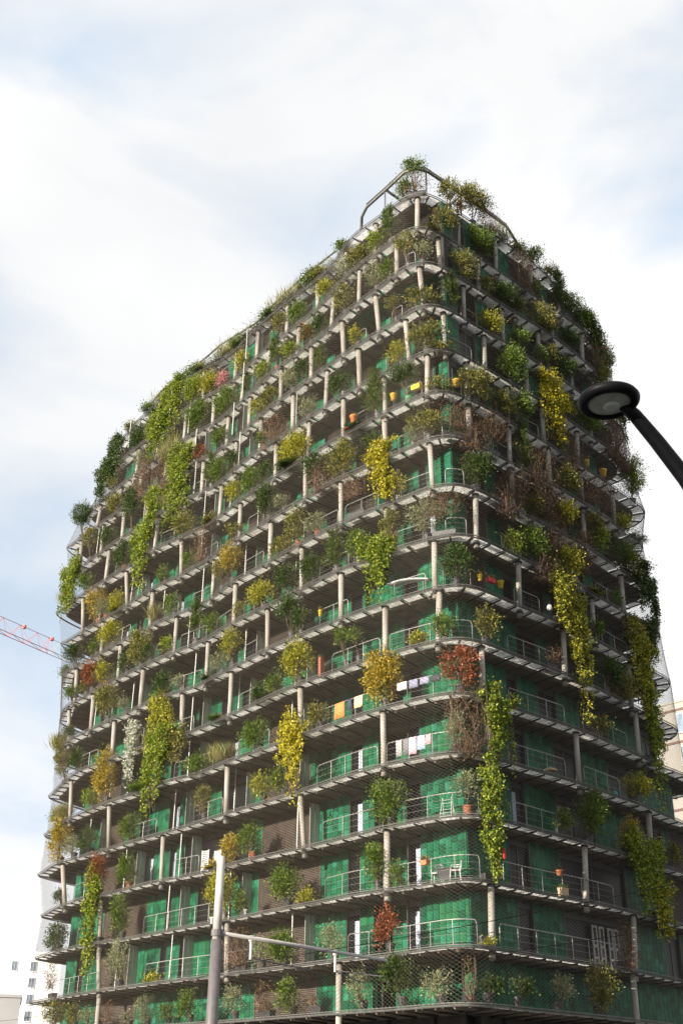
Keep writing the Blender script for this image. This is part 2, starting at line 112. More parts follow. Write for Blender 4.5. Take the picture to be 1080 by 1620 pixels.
COLUMNS = [(15,-30.8,-30.9),(15,-23.5,-23.8),(15,-20.1,-20.25),(15,-17.15,-17.25),(15,-13.4,-13.6),(15,-10.1,-10.5),(15,-6.55,-6.95),(15,-3.65,-3.7),(15,-0.1,-0.15),(15,3.25,3.3),(15,6.6,6.55),(15,10.0,9.95),(15,12.95,13.2),(15,15.4,16.4),(14,-32.55,-32.35),(14,-26.0,-25.55),(14,-22.8,-22.3),(14,-19.25,-18.8),(14,-15.95,-15.35),(14,-12.4,-12.05),(14,-8.9,-8.1),(14,-5.85,-5.15),(14,-2.45,-1.85),(14,1.1,1.55),(14,4.3,4.9),(14,7.45,8.1),(14,11.05,11.9),(14,14.6,15.25),(13,-36.85,-38.4),(13,-33.85,-34.9),(13,-30.7,-31.55),(13,-27.15,-27.9),(13,-23.75,-24.65),(13,-20.1,-20.95),(13,-17.25,-18.05),(13,-13.25,-14.05),(13,-10.1,-10.9),(13,-6.9,-7.65),(13,-3.8,-4.4),(13,-0.25,-0.6),(13,2.95,2.95),(13,6.2,6.25),(13,9.75,9.55),(13,13.0,12.95),(12,-39.1,-39.25),(12,-35.55,-35.65),(12,-32.3,-32.55),(12,-28.95,-29.15),(12,-25.75,-26.05),(12,-22.45,-22.45),(12,-18.55,-18.9),(12,-15.45,-15.55),(12,-12.05,-11.9),(12,-8.8,-8.5),(12,-5.75,-5.6),(12,-2.0,-1.75),(12,0.65,1.25),(12,3.85,4.6),(12,7.55,8.25),(12,10.75,11.55),(12,14.25,15.05),(12,17.5,18.75),(11,-34.5,-34.15),(11,-27.55,-27.25),(11,-24.5,-24.1),(11,-20.7,-20.4),(11,-13.95,-13.75),(11,-10.7,-10.4),(11,-7.5,-7.15),(11,-4.15,-3.9),(11,-1.1,-0.7),(11,1.85,2.3),(11,5.2,5.75),(11,8.4,8.9),(11,11.95,12.65),(10,-38.35,-37.85),(10,-31.7,-31.55),(10,-24.75,-24.6),(10,-17.6,-17.8),(10,-10.95,-10.95),(10,-4.35,-4.25),(10,1.5,1.85),(10,4.8,5.25),(10,8.25,8.75),(10,11.55,12.15),(10,15.35,15.7),(9,-34.0,-35.1),(9,-27.3,-27.9),(9,-20.55,-20.95),(9,-13.75,-14.3),(9,-7.2,-7.75),(9,-0.8,-1.35),(9,5.25,4.9),(9,11.85,11.55),(8,-37.5,-37.55),(8,-30.9,-31.15),(8,-24.05,-24.25),(8,-17.45,-17.35),(8,-10.9,-10.65),(8,-4.1,-3.9),(8,1.6,2.1),(8,8.3,8.85),(8,15.45,16.05),(7,-37.85,-38.8),(7,-33.95,-34.35),(7,-27.3,-27.55),(7,-20.4,-20.6),(7,-13.5,-14.0),(7,-7.15,-7.4),(7,-0.9,-1.1),(7,5.1,5.05),(7,11.9,11.75),(6,-30.85,-30.55),(6,-23.35,-22.6),(6,-18.2,-17.4),(6,-4.75,-4.05),(6,-1.5,-0.65),(6,7.9,8.7),(6,14.8,15.6),(5,-36.45,-37.25),(5,-24.55,-25.65),(5,-10.55,-11.1),(5,2.05,1.2),(5,16.0,15.2),(4,-30.85,-30.3),(4,-17.75,-17.35),(4,-4.3,-4.2),(4,2.1,2.55),(4,8.95,9.25),(3,-36.8,-36.85),(3,-24.4,-24.45),(3,-11.25,-11.0),(3,1.75,2.45),(3,15.55,15.95),(2,-30.9,-31.5),(2,-17.8,-18.45),(2,-4.55,-4.95),(2,8.95,8.75),(1,-30.35,-31.0),(1,-16.85,-17.5),(1,1.95,1.8),(1,13.65,13.5),(0,-29.9,-30.2),(0,-7.8,-7.85),(0,13.1,13.3)]
RAILINGS = [(1,-37.8,-30.45),(1,-24.6,-17.95),(1,-16.85,-14.05),(1,-7.1,0.85),(1,2.4,12.0),(2,-33.65,-32.0),(2,-26.05,-17.8),(2,-8.85,0.9),(2,2.65,11.4),(3,-34.95,-31.65),(3,-23.15,-20.85),(3,-9.65,-5.1),(3,-3.75,0.45),(3,2.7,7.55),(4,-28.05,-25.15),(4,-21.0,-18.0),(4,-9.4,-4.6),(4,-4.0,1.3),(4,3.3,7.65),(4,9.3,12.7),(5,-22.5,-18.85),(5,-16.0,-13.15),(5,-9.1,-4.55),(5,-2.55,0.45),(5,3.95,8.2),(5,9.85,14.55),(6,-34.8,-32.55),(6,-25.85,-22.1),(6,-17.05,-15.25),(6,-8.45,-5.0),(6,-4.35,0.5),(6,3.15,6.8),(6,9.8,11.75),(7,-32.5,-30.8),(7,-24.1,-20.8),(7,-15.85,-14.5),(7,-8.75,-6.55),(7,-3.35,-1.4),(7,-0.35,1.25),(7,4.6,6.6),(7,12.6,15.45),(8,-25.95,-24.2),(8,-23.25,-20.7),(8,-19.45,-17.45),(8,-16.2,-15.15),(8,-9.1,-6.7),(8,-6.3,-4.5),(8,-3.6,-1.7),(8,-0.35,0.85),(8,3.55,5.15),(8,12.15,14.65),(9,-31.95,-29.75),(9,-25.5,-24.05),(9,-22.6,-20.4),(9,-16.1,-14.3),(9,-8.9,-7.35),(9,-6.75,-4.35),(9,-2.8,-0.85),(9,0.05,1.2),(9,6.9,8.6),(10,-31.15,-28.8),(10,-23.2,-20.45),(10,-16.5,-14.95),(10,-10.65,-9.2),(10,-3.4,-1.6),(10,-0.45,1.3),(10,1.8,4.8),(11,-26.65,-25.3),(11,-16.4,-14.7),(11,-12.55,-11.3),(11,-6.3,-4.8),(11,-2.45,-1.4),(11,-0.05,1.25),(11,2.2,4.1),(11,5.95,7.8),(12,-23.25,-22.0),(12,-12.1,-10.5),(12,-3.6,-2.05),(12,0.8,2.65),(12,6.35,7.75),(13,-2.65,-1.85),(13,-0.75,-0.1),(13,-5.6,-4.8),(13,2.6,3.95),(14,-4.2,-2.95),(14,-1.5,-0.85)]
WALL_SUNNY = [(0,32.55,38.8,"g"),(0,27.3,32.15,"l"),(0,15.5,27.3,"g"),(0,10.4,15.5,"l"),(0,6.05,10.4,"g"),(0,0.45,6.05,"h"),(1,36.45,39.1,"g"),(1,35.2,35.85,"g"),(1,34.2,35.2,"w"),(1,32.1,34.2,"g"),(1,27.6,32.1,"l"),(1,25.25,27.25,"g"),(1,24.35,25.1,"w"),(1,23.05,24.3,"g"),(1,22.3,23.05,"w"),(1,19.9,21.9,"g"),(1,15.9,19.1,"w"),(1,10.75,15.7,"l"),(1,8.25,10.35,"g"),(1,7.2,8.25,"c"),(1,6.2,7.2,"g"),(1,3.95,6.2,"h"),(1,3.05,3.95,"c"),(1,0.25,3.05,"g"),(2,35.0,38.35,"g"),(2,32.55,35.0,"g"),(2,27.0,32.15,"l"),(2,25.55,27.0,"g"),(2,24.85,25.45,"g"),(2,24.2,24.85,"w"),(2,22.95,24.2,"g"),(2,22.3,22.95,"w"),(2,21.65,22.3,"g"),(2,19.1,21.5,"w"),(2,18.35,19.1,"g"),(2,18.0,18.35,"w"),(2,16.9,18.0,"g"),(2,10.25,15.55,"l"),(2,8.15,10.25,"g"),(2,7.2,8.15,"w"),(2,6.15,7.2,"g"),(2,3.85,6.15,"h"),(2,2.9,3.85,"c"),(2,0.15,2.9,"g"),(3,34.0,37.75,"g"),(3,28.6,34.0,"l"),(3,24.85,26.65,"g"),(3,24.05,24.85,"w"),(3,23.2,24.05,"g"),(3,22.25,23.2,"w"),(3,21.45,22.25,"g"),(3,16.3,21.45,"w"),(3,15.4,15.95,"g"),(3,10.75,15.4,"l"),(3,8.05,10.25,"g"),(3,7.0,8.05,"c"),(3,6.15,7.0,"g"),(3,3.85,6.15,"h"),(3,2.8,3.85,"w"),(3,0.05,2.8,"g"),(4,33.6,38.15,"g"),(4,30.45,33.6,"l"),(4,28.75,30.45,"g"),(4,27.65,28.75,"w"),(4,25.3,27.35,"g"),(4,24.05,25.3,"w"),(4,23.15,24.0,"g"),(4,21.0,23.15,"w"),(4,19.65,21.0,"g"),(4,17.05,19.65,"w"),(4,15.35,17.05,"g"),(4,11.25,15.35,"l"),(4,7.95,11.1,"g"),(4,7.0,7.95,"w"),(4,5.8,7.0,"g"),(4,3.7,5.8,"h"),(4,2.8,3.7,"w"),(4,0.05,2.8,"g"),(5,35.25,39.85,"g"),(5,31.0,35.25,"l"),(5,25.55,26.7,"g"),(5,24.6,25.55,"w"),(5,23.4,24.6,"g"),(5,20.3,23.4,"w"),(5,19.55,20.3,"g"),(5,18.15,19.55,"w"),(5,15.15,18.15,"g"),(5,11.9,15.15,"l"),(5,7.95,9.85,"g"),(5,7.0,7.95,"w"),(5,5.2,7.0,"g"),(5,3.4,5.2,"h"),(5,2.55,3.4,"w"),(5,0.0,2.55,"g"),(6,34.1,38.65,"g"),(6,33.05,34.1,"w"),(6,30.3,32.9,"g"),(6,27.1,30.3,"l"),(6,22.7,24.5,"g"),(6,21.6,22.7,"w"),(6,18.05,19.25,"g"),(6,17.3,18.05,"w"),(6,16.65,17.3,"g"),(6,16.2,16.65,"w"),(6,11.55,13.0,"g"),(6,10.75,11.55,"w"),(6,7.95,8.8,"g"),(6,7.0,7.95,"w"),(6,3.8,6.75,"g"),(6,2.65,3.8,"w"),(6,0.0,2.65,"g"),(7,35.6,40.5,"g"),(7,34.5,35.6,"w"),(7,30.8,33.8,"g"),(7,29.15,30.8,"w"),(7,25.25,27.0,"g"),(7,24.25,25.25,"w"),(7,23.25,24.25,"g"),(7,20.9,22.3,"w"),(7,17.95,18.65,"g"),(7,16.55,17.95,"w"),(7,12.25,15.9,"l"),(7,8.0,9.95,"g"),(7,7.0,8.0,"w"),(7,3.7,6.45,"g"),(7,2.65,3.7,"w"),(7,0.0,2.65,"g")]
WALL_SHADY = [(0,0.0,18.1,"h"),(1,0.0,3.5,"h"),(1,3.6,4.85,"w"),(1,4.85,7.3,"g"),(1,7.4,13.6,"w"),(1,13.6,16.95,"g"),(2,0.0,3.05,"h"),(2,3.15,4.85,"w"),(2,4.95,7.4,"g"),(2,7.4,13.55,"w"),(2,13.55,18.2,"g"),(3,0.15,3.2,"g"),(3,3.6,4.75,"w"),(3,4.85,7.35,"g"),(3,7.5,11.0,"w"),(3,11.25,14.15,"g"),(3,14.3,16.85,"w"),(4,0.25,3.5,"g"),(4,3.65,5.1,"w"),(4,5.15,7.5,"g"),(4,7.6,9.95,"w"),(4,10.1,12.75,"g"),(4,12.9,15.4,"w"),(4,15.55,18.2,"g"),(5,0.3,3.25,"g"),(5,3.75,4.75,"w"),(5,4.85,6.55,"g"),(5,6.55,8.3,"w"),(5,8.4,10.4,"g"),(5,10.4,13.3,"w"),(5,13.45,17.1,"g"),(6,0.35,3.5,"g"),(6,4.9,6.8,"w"),(6,6.8,8.1,"g"),(6,8.2,11.85,"w"),(6,12.0,13.85,"g"),(6,13.85,15.6,"w")]
SCREENS = [(1,27.55),(1,21.6),(1,10.65),(2,22.3),(2,16.2),(3,27.65),(3,21.45),(3,10.45),(4,32.75),(4,22.45),(4,16.25),(4,11.4),(5,30.6),(5,21.3),(5,11.2),(6,28.3),(6,21.3),(6,16.35),(6,11.0),(7,33.8),(7,28.75),(7,21.25),(7,15.9),(8,28.4),(8,22.25),(8,11.2),(9,33.6),(9,25.65),(9,20.95),(9,16.3),(9,11.55),(10,34.6),(10,30.15),(10,21.4),(10,15.15),(11,34.25),(11,30.2),(11,21.3),(12,36.1),(12,29.35),(12,22.75),(12,17.55),(12,11.55),(13,31.55),(13,23.05),(13,18.5),(14,28.4),(14,24.2),(14,17.6),(15,32.95),(15,27.05),(15,17.45)]
PLANTS = [(16,-0.3,2.4,1.15,0.77,"G"),(16,-0.3,0.96,1.74,1.14,"B"),(16,2.45,1.55,1.31,1.31,"M"),(16,4.6,2.09,2.44,1.89,"M"),(16,5.6,0.91,1.66,1.66,"B"),(16,3.2,0.8,0.54,0.46,"F"),(16,10.0,0.76,1.31,0.9,"G"),(15,12.8,2.42,1.9,2.98,"C"),(15,15.35,1.12,1.76,1.76,"G"),(14,18.0,2.34,1.79,3.25,"M"),(16,-13.2,0.39,2.56,1.11,"T"),(16,-10.9,0.34,2.09,1.0,"G"),(16,-9.15,0.15,1.64,0.74,"T"),(16,-17.35,-0.44,2.21,0.97,"T"),(16,-7.45,0.81,0.57,0.57,"G"),(16,-20.85,0.57,2.02,1.19,"T"),(16,-25.95,0.19,1.62,1.33,"G"),(16,-22.95,-0.01,2.04,1.02,"T"),(16,-29.15,0.24,1.27,0.98,"T"),(16,-15.35,0.08,1.91,1.04,"G"),(16,-19.45,0.15,1.63,0.99,"G"),(16,-6.5,-0.2,0.96,0.64,"G"),(16,-24.35,0.18,1.6,1.03,"G"),(16,-27.5,0.07,1.44,1.06,"M"),(16,-31.1,0.08,1.29,1.19,"G"),(16,-34.45,-0.09,1.22,1.42,"M"),(16,6.6,0.56,1.35,0.95,"T"),(16,8.35,0.29,1.2,0.8,"M"),(16,11.7,0.55,1.08,0.91,"M"),(15,14.0,1.77,1.25,1.42,"G"),(15,16.4,0.02,1.43,2.59,"VD"),(16,-1.05,0.87,0.99,0.76,"G"),(16,-10.25,0.41,1.66,0.83,"M"),(15,-2.3,1.75,1.74,2.2,"C"),(15,-4.8,0.68,1.7,1.31,"M"),(15,2.05,1.46,1.65,1.35,"M"),(15,5.05,1.58,1.93,1.93,"G"),(15,8.9,1.36,1.75,2.47,"B"),(15,-6.15,0.68,1.33,1.56,"O"),(15,-8.85,0.95,1.21,1.05,"Y"),(15,-11.9,1.01,1.33,1.25,"G"),(15,-13.95,1.41,1.1,1.02,"M"),(15,-18.95,0.94,0.89,1.6,"Y"),(15,-22.7,1.28,1.56,1.93,"Y"),(15,-21.15,0.79,0.9,1.0,"P"),(15,-24.4,1.33,1.95,1.86,"L"),(15,-26.85,1.0,2.65,4.51,"VL"),(14,-28.8,1.68,1.98,3.31,"VL"),(15,-35.75,0.51,2.03,3.63,"VD"),(14,-37.2,1.58,1.92,3.22,"VD"),(15,-32.25,0.94,1.48,2.17,"D"),(15,-29.9,1.68,1.17,1.75,"D"),(14,-0.35,1.04,1.01,0.8,"O"),(14,-1.45,1.89,1.24,1.1,"M"),(15,0.8,-0.57,1.1,0.81,"M"),(13,1.65,2.06,1.3,2.02,"C"),(14,2.8,1.36,1.78,1.71,"M"),(14,-4.2,1.19,1.35,1.5,"O"),(14,-7.2,1.41,1.39,1.55,"M"),(14,-10.9,1.13,1.04,1.2,"F"),(14,-9.7,0.93,1.19,0.95,"D"),(14,-14.6,1.84,1.09,2.0,"C"),(14,-18.25,1.28,0.95,1.64,"C"),(14,-21.05,1.14,2.04,2.12,"G"),(14,-24.35,1.59,2.0,2.28,"G"),(14,6.3,0.87,1.98,1.6,"D"),(14,9.9,1.05,1.81,2.12,"M"),(14,12.7,0.86,1.45,1.29,"D"),(13,-26.15,2.39,1.65,1.56,"T"),(13,-29.25,2.24,1.31,1.88,"B"),(13,-0.2,0.75,2.13,0.64,"M"),(13,4.95,0.95,1.48,1.18,"Y"),(13,-8.95,1.18,1.17,1.79,"C"),(13,-5.6,0.84,0.67,0.82,"Y"),(13,-11.9,1.1,1.52,1.6,"O"),(13,12.0,1.12,1.65,1.18,"D"),(13,-15.8,0.93,0.83,0.83,"Y"),(13,-14.05,0.77,1.3,1.06,"M"),(13,-22.6,0.52,0.97,1.06,"R"),(12,-21.5,1.83,1.3,2.42,"C"),(12,-24.45,1.22,2.37,5.22,"VL"),(13,-26.85,0.58,1.37,2.73,"B"),(13,-29.55,1.02,1.31,2.34,"B"),(13,1.95,1.4,1.08,1.59,"C"),(14,15.8,1.6,1.25,2.08,"B"),(13,16.55,2.79,1.49,2.49,"M"),(13,18.3,0.72,1.5,3.92,"VD"),(12,17.5,0.4,1.38,2.43,"B"),(11,10.8,0.41,2.25,1.88,"B"),(10,6.75,0.69,2.13,2.13,"B"),(9,5.45,1.68,1.72,1.72,"B"),(10,9.7,1.04,1.83,1.61,"M"),(10,13.95,1.52,1.53,1.91,"B"),(9,8.5,-0.34,1.75,2.1,"B"),(8,10.5,2.1,1.57,2.14,"B"),(8,6.75,0.07,1.49,1.69,"B"),(9,16.9,0.65,1.53,2.3,"M"),(9,17.75,-0.33,1.15,2.92,"VD"),(9,12.65,1.99,1.48,1.48,"M"),(10,3.1,1.64,1.73,1.52,"B"),(10,0.3,1.36,1.68,1.34,"B"),(7,8.3,1.07,1.35,2.57,"VM"),(8,17.45,-0.78,1.35,2.41,"VD"),(6,13.65,0.87,1.55,2.12,"M"),(11,6.4,1.93,1.09,1.46,"G"),(12,0.35,-0.21,1.38,0.9,"M"),(13,-2.45,1.47,0.87,0.66,"M"),(11,-12.2,-0.15,1.52,1.52,"D"),(11,-16.25,0.96,1.44,1.59,"G"),(10,-9.2,0.61,1.59,1.59,"B"),(9,-12.45,0.42,1.33,1.33,"M"),(11,-21.45,-0.01,1.42,1.67,"M"),(11,-24.1,0.9,1.54,1.89,"M"),(12,-27.3,0.9,1.53,2.54,"VM"),(12,-31.05,2.42,1.4,2.06,"D"),(13,-33.7,0.83,1.45,1.74,"M"),(12,-37.4,2.25,1.28,1.67,"M"),(9,-19.3,1.72,1.2,1.2,"M"),(8,-6.1,1.28,1.02,1.36,"G"),(6,-14.6,0.4,1.06,1.06,"D"),(5,-8.9,0.89,0.98,0.98,"M"),(6,-19.2,-0.32,1.11,1.11,"G"),(6,-23.25,-0.58,1.15,2.0,"VM"),(12,-0.7,1.26,2.04,1.41,"M"),(12,6.05,1.59,2.14,2.43,"G"),(12,-7.1,0.97,1.42,1.27,"D"),(12,-10.35,0.9,1.23,1.39,"O"),(12,-13.65,0.99,1.83,1.83,"B"),(11,-4.75,1.93,2.0,3.0,"C"),(11,-2.5,1.97,1.47,1.19,"D"),(11,2.35,1.34,2.16,1.81,"M"),(11,4.45,1.04,1.49,1.49,"M"),(11,-18.3,1.08,1.06,1.3,"Y"),(12,-20.45,1.05,1.11,1.7,"G"),(13,10.45,1.52,1.17,1.17,"M"),(11,-0.45,0.43,1.5,0.48,"M"),(12,9.15,-0.33,2.09,4.26,"VY"),(10,5.8,1.96,1.56,3.27,"C"),(11,-11.65,1.15,2.36,1.91,"Y"),(10,-7.45,1.13,2.0,2.07,"M"),(10,-10.0,1.89,1.11,1.33,"D"),(10,-4.35,-0.81,1.5,3.15,"VY"),(10,-1.4,1.25,1.96,1.01,"M"),(12,13.55,1.23,2.44,1.42,"G"),(12,16.3,1.26,1.78,3.63,"B"),(11,18.3,2.21,1.47,2.53,"L"),(10,11.85,1.21,1.79,1.72,"B"),(11,-6.3,-0.41,1.43,1.07,"D"),(10,1.3,0.5,1.68,1.68,"B"),(9,2.2,1.42,1.73,1.86,"D"),(9,9.6,1.44,1.5,1.43,"Y"),(9,8.0,1.78,2.69,2.12,"B"),(10,-14.5,1.58,1.39,1.93,"D"),(9,-11.0,1.43,1.17,1.9,"M"),(9,-17.8,1.91,1.34,2.05,"A"),(11,-28.65,-0.07,1.77,4.5,"VM"),(8,-1.55,1.4,1.82,1.63,"O"),(12,-34.35,0.96,1.62,1.62,"D"),(11,-31.85,1.21,1.65,1.93,"D"),(13,-39.3,2.26,1.52,2.03,"D"),(10,-5.0,1.38,1.05,0.91,"D"),(8,-0.45,1.8,1.94,1.3,"B"),(9,-5.9,1.95,1.74,1.39,"B"),(9,4.2,0.4,1.68,2.02,"B"),(10,-21.95,1.47,1.24,2.49,"B"),(8,6.1,1.29,1.63,1.83,"G"),(8,9.0,1.19,1.89,1.95,"Y"),(9,13.0,1.09,1.26,1.85,"L"),(9,16.5,1.36,1.69,1.3,"G"),(10,17.55,-0.25,1.41,1.8,"O"),(10,15.75,0.43,1.24,1.24,"Y"),(8,-4.45,-0.65,1.51,3.34,"VM"),(8,-3.7,1.43,0.8,1.99,"M"),(8,-14.4,1.01,2.0,1.11,"Y"),(8,-9.7,1.0,1.48,1.48,"D"),(8,-12.1,1.26,1.3,1.3,"D"),(8,-7.7,1.51,1.87,2.42,"C"),(8,11.4,-0.32,1.41,1.41,"M"),(8,8.3,-0.56,1.37,1.87,"VM"),(7,-11.2,2.03,1.42,1.06,"D"),(9,-24.6,0.92,0.92,1.0,"G"),(8,-21.8,2.0,1.45,2.09,"C"),(10,-35.95,1.69,1.69,2.35,"A"),(10,-32.75,0.31,1.18,2.36,"Y"),(9,-32.5,1.17,2.33,1.35,"Y"),(11,-39.75,1.55,2.25,3.95,"VL"),(8,-27.95,1.44,1.95,2.54,"M"),(9,-37.85,1.17,1.5,1.31,"D"),(6,8.9,1.21,1.21,6.26,"VM"),(8,18.6,1.84,0.93,2.68,"VD"),(6,1.55,1.16,0.93,1.62,"M"),(7,-17.35,1.83,0.94,1.51,"Y"),(7,0.4,1.34,1.26,1.7,"D"),(7,-10.35,1.09,1.18,1.05,"D"),(6,-11.15,1.41,1.57,2.12,"Y"),(5,-4.0,1.67,1.68,2.67,"A"),(5,0.5,1.45,1.67,1.85,"R"),(8,-34.7,1.44,1.62,1.89,"R"),(7,-31.6,1.73,1.98,2.16,"M"),(6,-13.2,0.75,0.84,0.98,"G"),(7,-24.2,0.77,1.28,1.44,"D"),(7,-19.85,-0.13,0.84,1.15,"D"),(6,-7.55,1.79,0.79,0.66,"G"),(6,-2.55,0.36,0.68,0.56,"Y"),(6,-24.85,1.14,2.29,3.3,"VM"),(5,-24.2,0.7,1.77,4.77,"VL"),(6,-27.8,-0.38,0.88,3.83,"W"),(5,-30.75,1.99,1.41,3.39,"A"),(5,-10.75,-0.99,1.65,3.83,"VY"),(4,-12.5,1.05,1.0,1.34,"G"),(5,-14.35,0.99,1.6,1.32,"G"),(5,-17.65,0.75,1.3,1.08,"T"),(5,-20.3,0.5,1.63,0.96,"G"),(6,-39.5,2.41,1.19,3.83,"M"),(4,0.45,1.59,1.46,3.22,"B"),(4,-0.1,1.38,0.87,1.28,"O"),(4,2.3,1.66,1.49,3.11,"VM"),(3,1.1,0.72,1.31,3.51,"VL"),(2,1.65,1.15,1.0,1.98,"VL"),(7,16.05,-0.45,1.96,5.0,"VM"),(5,17.3,1.04,1.21,6.28,"VM"),(6,12.0,1.31,1.81,1.46,"D"),(7,15.75,1.47,1.25,2.36,"VM"),(6,-6.6,1.62,0.65,0.46,"G"),(3,-4.65,1.22,1.6,2.13,"G"),(3,-0.15,1.44,0.97,1.14,"O"),(3,9.25,1.73,1.83,2.21,"G"),(4,14.5,0.98,1.56,0.88,"Y"),(4,-37.45,1.6,1.21,3.63,"A"),(4,-28.05,0.96,1.26,1.42,"G"),(4,-33.35,0.98,1.08,1.41,"D"),(4,-20.1,1.25,0.95,1.31,"M"),(5,-25.75,0.12,2.34,0.78,"G"),(3,-17.35,0.92,1.1,1.24,"A"),(3,-15.6,1.06,1.08,1.35,"G"),(3,-31.85,1.59,1.2,2.25,"R"),(2,-31.25,1.44,1.41,5.94,"VL"),(3,-28.25,1.13,1.0,1.62,"G"),(3,14.0,-0.74,2.62,3.65,"VM"),(3,12.95,0.86,0.98,1.96,"A"),(2,-5.1,1.31,0.76,1.75,"G"),(2,-3.8,0.61,0.4,1.14,"G"),(2,15.9,0.49,1.64,2.32,"VM"),(2,-18.0,1.53,1.64,2.12,"Y"),(3,-19.25,-0.24,0.7,1.4,"A"),(2,-12.0,1.23,1.65,1.46,"G"),(2,-10.15,0.29,0.8,0.62,"Y"),(2,-28.55,1.37,0.99,2.3,"G"),(2,-37.2,0.89,1.33,1.83,"D"),(1,-27.8,1.46,1.4,2.21,"O"),(1,-23.55,0.16,0.9,0.42,"Y"),(1,-8.2,0.86,1.05,1.45,"O"),(1,-4.6,1.09,1.0,1.45,"R"),(1,-15.6,1.21,1.47,1.67,"B"),(1,-13.95,0.84,0.81,1.13,"O"),(1,-12.05,0.97,1.41,1.35,"G"),(1,1.35,0.22,0.42,0.37,"Y"),(1,-37.75,1.39,0.82,1.39,"B"),(1,12.2,1.0,0.91,2.12,"B"),(2,-15.9,0.7,0.53,0.86,"G"),(0,-36.65,1.36,1.59,1.35,"M"),(0,-33.35,0.99,0.84,1.23,"M"),(0,-31.15,0.89,0.82,0.82,"O"),(0,-28.1,1.02,0.8,1.09,"B"),(0,-26.15,0.67,0.64,0.49,"O"),(0,-24.2,0.97,0.9,1.39,"O"),(0,-21.85,0.67,0.67,0.61,"G"),(0,-19.85,0.89,0.79,1.19,"G"),(0,-16.0,0.94,0.95,1.2,"O"),(0,-13.25,0.97,0.91,1.22,"B"),(0,-11.3,0.98,0.89,1.25,"G"),(0,-9.25,0.6,0.75,0.4,"B"),(0,-6.25,0.92,0.94,1.39,"O"),(0,-3.85,1.33,1.62,1.35,"D"),(0,-1.35,0.76,1.08,1.03,"O"),(0,0.25,0.95,0.36,1.53,"B"),(0,1.55,0.75,1.03,0.46,"D"),(0,3.75,0.85,0.8,0.59,"D"),(0,6.65,0.93,0.83,1.22,"O"),(0,9.9,1.3,1.33,1.85,"M")]
ITEMS = [("towel",5,-7.25,0.51,0.71,0.84,"orange"),("towel",5,-6.45,0.61,0.22,0.6,"navy"),("towel",5,-5.8,0.56,0.63,0.6,"cream"),("towel",5,-2.85,0.53,0.55,0.39,"white"),("towel",5,-2.15,0.54,0.48,0.42,"slate"),("towel",5,-1.5,0.57,0.48,0.35,"lavender"),("towel",5,-0.85,0.57,0.42,0.35,"black"),("towel",4,-3.25,0.51,0.36,0.81,"grey"),("towel",4,-2.85,0.53,0.3,0.77,"charcoal"),("towel",4,-2.45,0.52,0.41,0.8,"pink"),("towel",4,-1.95,0.59,0.41,0.67,"blue"),("towel",4,-1.55,0.4,0.26,0.49,"rose"),("chair",2,-2.0,0.4,0.28,0.51,"near"),("chair",2,-0.8,0.39,0.44,0.61,"far"),("table",2,-1.4,0.32,0.55,0.34,"black"),("pot",7,1.8,0.7,0.25,0.31,"yellow"),("pot",7,3.4,0.81,0.35,0.32,"yellow"),("box",7,2.65,0.79,0.48,0.24,"red"),("box",2,-2.15,0.93,0.39,0.2,"terracotta"),("pot",11,-6.45,0.73,0.43,0.47,"orange"),("pot",11,-7.0,0.47,0.51,0.34,"red"),("box",11,-1.7,0.7,0.55,0.29,"yellow"),("pot",11,-3.3,0.75,0.39,0.38,"gold"),("pot",11,-2.35,0.45,0.38,0.33,"green"),("box",12,0.3,-1.74,0.38,0.25,"yellow"),("pot",11,0.8,0.81,0.38,0.42,"gold"),("pot",11,12.6,0.57,0.34,0.4,"yellow"),("pot",11,14.4,0.62,0.47,0.45,"gold"),("pot",2,6.7,1.08,0.33,0.24,"terracotta"),("box",2,7.1,0.33,0.53,0.39,"tan"),("ball",4,12.3,0.2,0.33,0.3,"teal"),("lantern",2,4.1,1.73,0.2,0.53,"red"),("globe",7,7.3,0.69,0.3,0.36,"white"),("ladder",3,-1.65,0.62,0.51,0.76,"white"),("rack",3,-20.5,0.7,0.43,1.09,"white"),("cloth",3,-19.0,0.46,0.56,0.71,"white"),("awning",7,-2.5,1.13,1.93,0.57,"cream"),("pot",1,-18.05,2.74,0.3,0.34,"white"),("pot",2,-15.65,0.19,0.23,0.3,"white"),("pot",6,-9.3,3.61,0.24,0.33,"yellow"),("pot",13,-23.15,0.36,0.31,0.31,"orange"),("box",5,-8.7,3.37,0.2,1.07,"rust"),("umbrella",4,6.75,0.18,0.59,0.26,"tan")]
LEVEL_Z = [5.12] + [4.5 + 2.8 * i for i in range(1, 17)]
OUTLINE[0] = OUTLINE[1]

# ------------------------------------------------------------------ helpers
def tag(o, label=None, cat=None, group=None, kind=None):
    if label: o['label'] = label
    if cat: o['category'] = cat
    if group: o['group'] = group
    if kind: o['kind'] = kind
    return o

def link(name, data, parent=None, loc=None, rz=None):
    o = bpy.data.objects.new(name, data)
    COL.objects.link(o)
    if loc is not None: o.location = loc
    if rz is not None: o.rotation_euler = (0, 0, rz)
    if parent is not None: o.parent = parent
    return o

def empty(name, loc, rz=0.0, parent=None):
    o = link(name, None, parent, loc, rz)
    o.empty_display_size = 0.3
    return o

